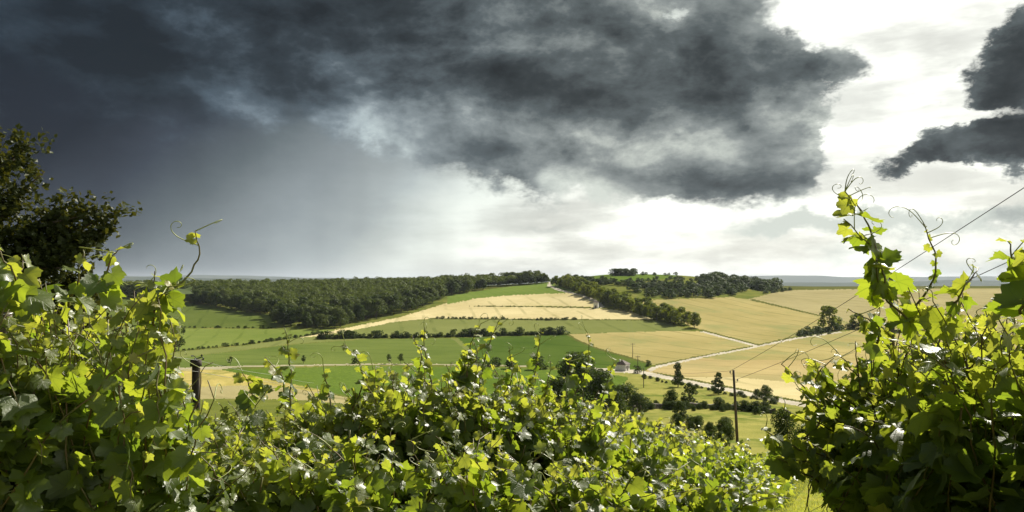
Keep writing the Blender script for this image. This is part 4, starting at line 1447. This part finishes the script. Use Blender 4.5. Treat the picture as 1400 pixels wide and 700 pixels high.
vine(nv, -1.72, 2.95, R(14), .48, .36, TA, 62, 30, .068, 2, 'tall grapevine beside the weathered post with dark inner leaves and sunlit rim', None, clear=CA, tops=(.80, 1.04),
     extra=[((205, 420, 3.0), (262, 325, 3.0), .085, 2), ((150, 400, 3.0), (165, 338, 2.95), .08, 2), ((95, 420, 3.0), (118, 345, 3.0), .08, 1), ((20, 400, 2.9), (-4, 330, 2.8), .10, 0), ((225, 470, 3.0), (236, 392, 2.9), .08, 2)])
vine(nv, -2.15, 3.55, R(12), .55, .36, TA, 60, 22, .068, 3, 'tall grapevine growing just behind the weathered post', None, clear=CA, tops=(.80, 1.04),
     extra=[((60, 430, 3.6), (30, 345, 3.5), .11, 1), ((205, 480, 3.5), (215, 380, 3.4), .1, 1)])
vine(nv, -1.45, 3.50, R(22), .38, .34, ([100, 180, 240, 262, 300, 360], [420, 415, 470, 540, 575, 600]), 42, 34, .066, 4, 'grapevine with sunlit leaves and hanging tendrils at the end of the tall dark row', None, clear=CA, tops=(.80, 1.04))
mids = [(-1.32, 4.3, 'low grapevine leaning against the dark standing post', [((345, 560, 4.3), (332, 505, 4.25), .10, 1), ((395, 560, 4.3), (388, 446, 4.25), .055, 2), ((380, 560, 4.4), (370, 490, 4.4), .07, 1)]),
        (-.86, 4.55, 'bushy grapevine with silvery leaf tops next to the low leaning vine', [((480, 560, 4.5), (470, 470, 4.5), .06, 2), ((455, 560, 4.5), (437, 500, 4.5), .06, 1), ((520, 540, 4.6), (512, 505, 4.6), .08, 1)]),
        (-.42, 4.70, 'bushy grapevine with several thin shoots rising over the green fields', [((565, 530, 4.7), (560, 462, 4.7), .05, 2), ((598, 540, 4.7), (585, 450, 4.7), .06, 2), ((630, 540, 4.7), (662, 440, 4.7), .075, 2), ((640, 540, 4.7), (645, 470, 4.7), .09, 1)]),
        (.08, 5.0, 'grapevine around the grey wooden post in the middle of the row', [((655, 530, 4.9), (684, 436, 4.9), .06, 2), ((690, 540, 5.0), (693, 474, 5.0), .055, 2), ((725, 545, 5.0), (742, 457, 5.0), .055, 2), ((740, 550, 5), (748, 490, 5.), .06, 1)]),
        (.56, 5.5, 'grapevine beyond the grey post with one long leaning shoot', [((775, 560, 5.4), (803, 455, 5.4), .055, 2), ((790, 560, 5.4), (775, 480, 5.4), .08, 1), ((815, 570, 5.5), (842, 492, 5.5), .05, 2)])]
for i, (x, y, lab, ex) in enumerate(mids):
    vine(nv, x, y, R(8), .48, .42, TB, 56, 28, .066, 20 + i, lab, None, extra=ex, tops=(.80, 1.02))
for i, (x, y, lab) in enumerate([(-1.15, 3.55, 'short leafy grapevine in front of the low leaning vine'), (-.52, 3.6, 'short leafy grapevine in front of the silvery-topped vine'),
                                 (.12, 3.8, 'short leafy grapevine in front of the vine around the grey post'), (.75, 4.4, 'short leafy grapevine in front of the vine with the leaning shoot')]):
    vine(nv, x, y, R(8), .45, .36, TBF, 46, 26, .066, 30 + i, lab, None, tops=(.75, 1.0))
rights = [(1.98, 2.35, 'dark grapevine at the uphill end of the tall row by the path', .086, 44, 22, [((1395, 430, 2.4), (1372, 340, 2.4), .07, 1), ((1400, 420, 2.3), (1410, 345, 2.3), .09, 0)]),
          (1.78, 3.05, 'tall grapevine with one thick shoot rising high above the row', .070, 62, 40,
           [((1245, 440, 3.1), (1196, 355, 3.1), .10, 0), ((1198, 358, 3.1), (1148, 262, 3.1), .095, 6), ((1215, 400, 3.15), (1160, 300, 3.1), .085, 2), ((1245, 430, 3.15), (1252, 300, 3.1), .035, 4), ((1200, 470, 3.2), (1160, 420, 3.2), .07, 1), ((1300, 430, 3.0), (1330, 375, 3.0), .09, 1)]),
          (1.80, 3.75, 'sunlit grapevine with outer shoots reaching over the grass path', .066, 46, 22,
           [((1185, 620, 3.9), (1078, 560, 3.8), .10, 1), ((1180, 590, 3.9), (1088, 528, 3.85), .10, 1), ((1190, 570, 3.9), (1112, 500, 3.9), .10, 2), ((1185, 640, 3.8), (1062, 600, 3.7), .11, 1), ((1190, 660, 3.8), (1096, 640, 3.7), .10, 0), ((1195, 560, 3.9), (1152, 478, 3.9), .09, 2), ((1190, 600, 4.0), (1100, 580, 3.9), .11, 1), ((1200, 540, 4.0), (1128, 520, 3.9), .10, 1), ((1195, 620, 4.0), (1110, 610, 3.9), .11, 0),
            ((1170, 600, 3.7), (1068, 498, 3.6), .07, 2), ((1150, 560, 3.8), (1140, 490, 3.8), .05, 1), ((1110, 620, 3.6), (1040, 580, 3.5), .10, 1), ((1180, 540, 3.8), (1178, 465, 3.8), .06, 1), ((1120, 660, 3.6), (1060, 620, 3.5), .11, 1), ((1100, 600, 3.7), (1098, 530, 3.7), .08, 1)]),
          (2.35, 3.7, 'dense grapevine behind the one with the high thick shoot', .068, 52, 14, []),
          (2.15, 4.7, 'grapevine with pale leaves at the steel post of the tall row', .066, 36, 12, [((1215, 520, 4.6), (1206, 430, 4.6), .07, 1)])]
for i, (x, y, lab, sz, nu, nh, ex) in enumerate(rights):
    vine(nv, x, y, R(80), .48, .38, TD, nu, nh, sz, 50 + i, lab, None, extra=ex, clear=CD, tops=(.84, 1.07))
place_near_leaves()

# rows going on down the slope
k = 0
for x, y in [(-2.75, 4.1), (-2.05, 4.25), (-3.3, 4.9), (-2.5, 5.2)]:  # added backing vines that block the sun from behind and darken the tall row
    vine(nv, x, y, R(12), .6, .36, ([-200, 60, 150, 215, 245, 262], [330, 372, 385, 400, 470, 560]), 38, 12, .076, 190 + k, 'grapevine added behind the weathered post to shade the tall row', 'added vines shading the tall row', near=False, clear=CA)
    k += 1
for x, y in [(-2.2, 5.9), (-2.35, 6.9), (-2.5, 8.0), (-2.65, 9.1), (-2.8, 10.2), (-2.95, 11.4)]:
    vine(nv, x, y, ROW, .55, .32, ([0, 230, 260, 300, 350, 420, 500], [470, 500, 545, 555, 560, 562, 565]), 26, 8, .070, 200 + k, 'grapevine further down the row of the dark standing post', 'vines down the dark post row', near=False)
    k += 1
for x, y in [(.35, 6.6), (1.0, 6.9), (-.5, 6.4), (-1.2, 6.3), (.75, 7.8), (1.35, 8.3), (.2, 8.2), (-.6, 8.0), (1.9, 9.2), (1.1, 9.6), (.3, 9.8), (2.4, 10.4), (1.6, 11.0), (2.9, 11.8), (2.0, 12.6), (3.4, 13.2), (-1.3, 8.4), (-.4, 9.9)]:
    u_ = UC + F * x / y
    lo_ = 1.0 if u_ > 720 else 1.0
    vine(nv, x, y, R(60), .6, .45, ([300, 700, 780, 850, 900, 1000, 1100], [552, 536, 540, 549, 564, 594, 616]), 30, 10, .072, 230 + k, 'bright grapevine on the open slope below the middle row', 'vines on the open slope', near=False, tops=(.7, 1.03))
    k += 1
for x, y in [(4.3, 6.6), (5.4, 8.2)]:
    vine(nv, x, y, R(80), .6, .45, ([1050, 1150, 1250, 1400], [600, 500, 450, 420]), 30, 10, .072, 260 + k, 'shaded grapevine behind the tall row by the path', 'vines behind the tall row', near=False)
    k += 1


# low leafy growth on the slope above the pole
def ground_cover():
    r = np.random.default_rng(21)
    n = 20000
    y = np.exp(r.uniform(np.log(11.5), np.log(62), n))
    u = r.uniform(640, 1150, n)
    x = y * (u - UC) / F
    z = ground(x, y)
    v = VH - F * z / y
    edge = np.interp(v, [600, 640, 700, 760], [1105, 1088, 1066, 1050]) + 12 * np.sin(y * 1.3)
    h = .62 + .34 * np.sin(x * 1.7 + np.sin(y * .9) * 2) * np.sin(y * .55 + x * .3)
    keep = (u < edge) & (h > .12)
    x, y, z, h = x[keep], y[keep], z[keep], h[keep]
    m = len(x)
    hh = h * r.uniform(.05, 1.0, m) ** .6
    c = np.stack([x, y, z + hh], 1)
    nr_ = np.array([0, 0, .8]) + r.normal(size=(m, 3)) * .55
    nr_ /= np.linalg.norm(nr_, axis=1)[:, None]
    s = r.uniform(.07, .15, m) * np.clip(y / 22, .9, 1.6)
    rot = rot_from(nr_, r.normal(size=(m, 3)) + np.array([0, 0, -.4]))
    me = joined_leaves('leafy_undergrowth', c, rot, s, r.random(m) ** 3 * .8, r, True, np.zeros(3))
    o = link('leafy_undergrowth', me, M['vine_leaf_far'])
    tag(o, 'low bright leafy growth covering the slope above the utility pole', 'undergrowth', kind='stuff')


ground_cover()

# ------------------------------------------------------------------ vineyard posts and wires
def post(name, u, vtop, y, r, mat, label, square=False, lean=(0, 0)):
    top = through(u, vtop, y)
    b = gpt(top.x - lean[0], y - lean[1])
    h = top.z - b.z
    e = empty(name, b)
    tag(e, label, 'post')
    n = 4 if square else 9
    rr = random.Random(int(u))
    pts = [(lean[0] * t + rr.uniform(-.004, .004), lean[1] * t + rr.uniform(-.004, .004), h * t) for t in (-.1, .2, .45, .7, .9, .985, 1.0)]
    MB().tube(pts, [r * 1.05, r * 1.02, r, r * .97, r * .95, r * .93, r * .72], n).build('shaft', M[mat], e, not square)
    return e, top


e1, t1 = post('vine_post', 3, 408, 3.1, .034, 'post_wood', 'weathered grey wooden post with frayed wire among dark leaves')
e2, t2 = post('vine_post', 268, 494, 5.9, .031, 'post_dark', 'dark standing wooden post carrying two wires above the hay field')
MB().tube([(0, 0, t2.z - e2.location.z - .035), (0, 0, t2.z - e2.location.z + .012)], [.043, .040], 9).build('cap', M['post_dark'], e2)
e3, t3 = post('vine_post', 708, 527, 5.8, .050, 'post_wood', 'grey wooden post half hidden in the middle row')
e4, t4 = post('vine_post', 1219, 372, 4.3, .016, 'steel', 'thin steel post with a crossbar in the tall row by the path', True)
hb = t4.z - e4.location.z - .33
MB().box(-.16, .16, -.024, -.018, hb, hb + .022).build('crossbar', M['steel'], e4, False)


def trellis(pts, label, group=None, r=.0016):
    P = []
    for a, b in zip(pts[:-1], pts[1:]):
        for i in range(8):
            t = i / 8
            q = a.lerp(b, t)
            q.z -= .012 * 4 * t * (1 - t)
            P.append(q)
    P.append(pts[-1])
    o = MB().tube(P, r, 5).build('trellis_wire', M['wire'], None)
    tag(o, label, 'wire', group)


def row_wire(va, vb, label):
    a, b = through(8, va, 3.07), through(270, vb, 5.86)
    d = (b - a)
    trellis([a - d * .45, a, b, b + d * 1.1, b + d * 2.6], label)


row_wire(441, 492.5, 'upper steel wire running from the weathered post past the dark post')
row_wire(470, 508, 'second steel wire just under the upper one on the dark post')
row_wire(606, 590, 'low steel wire crossing the dark leaves of the tall row')
trellis([through(230, 628, 4.2), through(460, 632, 4.45), through(708, 640, 5.75), through(900, 650, 6.4)], 'steel wire strung through the leaves of the middle row')
trellis([through(1500, 470, 2.5), through(1219, 455, 4.3), through(1120, 500, 7.0)], 'steel wire through the tall row by the path')
# loose wire end twisted round the weathered post
rng_ = np.random.default_rng(5)
tw = [tuple(Vector((math.cos(a) * .040, math.sin(a) * .040, .0025 * i + rng_.uniform(-.004, .004))) + through(3, 442, 3.1)) for i, a in enumerate(np.linspace(0, 19, 46))]
fr = MB().tube(tw, .0016, 4).build('wire_wrap', M['wire'], None)
tag(fr, 'twist of wire wound round the weathered post', 'wire')
# birds-nest knot on the cap of the dark post
bn = MB()
for i in range(5):
    tp = tendril_pts(rng_, (0, 0, 0), rng_.normal(size=3), .10, 1.6)
    bn.tube([tuple(np.array(q) + np.array(t2) + np.array([0, 0, .02])) for q in tp], .003, 4)
tag(bn.build('wire_knot', M['cable'], None), 'dark knot of wire on the top of the standing post', 'wire')


# ------------------------------------------------------------------ dark small-leaved tree beyond the tall row
def near_tree():
    r = np.random.default_rng(9)
    y0 = 9.2
    b = gpt(-7.6, y0)
    e = empty('plum_tree', b)
    tag(e, 'dark small-leaved tree with twiggy branches standing behind the tall shaded vines', 'tree')
    bl = np.array(b)
    MB().tube([(0, 0, -.2), (.05, 0, .8), (.0, .1, 1.7), (.2, .1, 2.6)], [.17, .14, .12, .09], 10).build('trunk', M['bark'], e)
    tips = [(34, 194, 9.0), (50, 238, 9.0), (12, 212, 9.3), (-30, 190, 9.2), (-80, 170, 9.4), (28, 262, 8.9), (75, 296, 8.9), (104, 294, 8.8), (148, 302, 8.8), (126, 322, 8.7), (140, 322, 9.0),
            (110, 330, 9.0), (60, 330, 8.6), (118, 352, 9.0), (150, 390, 8.9), (140, 410, 9.1), (100, 380, 8.5), (40, 380, 8.4), (130, 440, 8.8), (60, 450, 8.5), (0, 330, 8.5), (-20, 420, 8.5),
            (-40, 280, 9.0), (-90, 260, 9.0), (-140, 200, 9.4), (-200, 230, 9.2), (-240, 320, 9.2), (-100, 380, 8.8), (150, 480, 9.2), (20, 500, 8.8), (-160, 440, 9), (160, 450, 9.6), (90, 520, 9), (150, 500, 9.4), (-40, 340, 10.2), (60, 370, 10.0), (120, 400, 10)]
    C, NN, S, TP = [], [], [], []
    for i, (u, v, y) in enumerate(tips):
        tip = np.array(through(u, v, y))
        start = bl + np.array([0, 0, r.uniform(1.0, 2.5)])
        d = tip - start
        n = 10
        t = np.linspace(0, 1, n)
        P = start + np.outer(t, d) + np.outer(np.sin(t * math.pi), [0, 0, np.linalg.norm(d) * .10]) + np.cumsum(r.normal(0, .03, (n, 3)), 0) * t[:, None] * .7
        P += np.outer(t, tip - P[-1]) * 0
        MB().tube([tuple(q - bl) for q in P], list(np.linspace(.045, .007, n)), 6).build('branch', M['bark'], e)
        # side twigs with leaves on the outer part
        for k in range(40):
            s = r.uniform(.45, 1.0)
            a = np.array([np.interp(s, t, P[:, j]) for j in range(3)])
            dd = d / np.linalg.norm(d) * .8 + r.normal(size=3) * .75
            dd /= np.linalg.norm(dd)
            ln = r.uniform(.12, .55) * (1.15 - .6 * s) + .08
            nl = int(10 + ln * 45)
            w = r.uniform(0, 1, nl)
            C.append(a + np.outer(w * ln, dd) + r.normal(0, .035, (nl, 3)))
            nn = r.normal(size=(nl, 3)) * .7 + np.array([.15, 0, .75])
            NN.append(nn / np.linalg.norm(nn, axis=1)[:, None])
            TP.append(dd + r.normal(size=(nl, 3)) * .7)
            S.append(r.uniform(.045, .085, nl))
    o = link('crown', leaf_quads('crown', np.concatenate(C) - bl, np.concatenate(NN), np.concatenate(S), r, np.concatenate(TP)), M['leaf_dark'], e)


near_tree()


# grass on the path between the rows
M['grass_blade'] = foliage_mat('grass_blade', (.17, .20, .035), (.32, .31, .075), (.38, .42, .05), .5, .8)


def path_grass():
    r = np.random.default_rng(31)
    n = 9000
    y = r.uniform(14, 46, n)
    u = r.uniform(1000, 1220, n)
    x = y * (u - UC) / F
    z = ground(x, y)
    hgt = r.uniform(.03, .11, n)
    a = r.uniform(0, 6.28, n)
    w = r.uniform(.006, .014, n)
    dx, dy = np.cos(a), np.sin(a)
    b0 = np.stack([x - dx * w, y - dy * w, z], 1)
    b1 = np.stack([x + dx * w, y + dy * w, z], 1)
    tp = np.stack([x + r.normal(0, .05, n), y + r.normal(0, .05, n), z + hgt], 1)
    V = np.stack([b0, b1, tp], 1).reshape(-1, 3)
    o = link('grass', mesh_np('grass', V, np.arange(n * 3).reshape(-1, 3), False), M['grass_blade'])
    tag(o, 'short grass growing on the path between the vine rows', 'grass', kind='stuff')


path_grass()
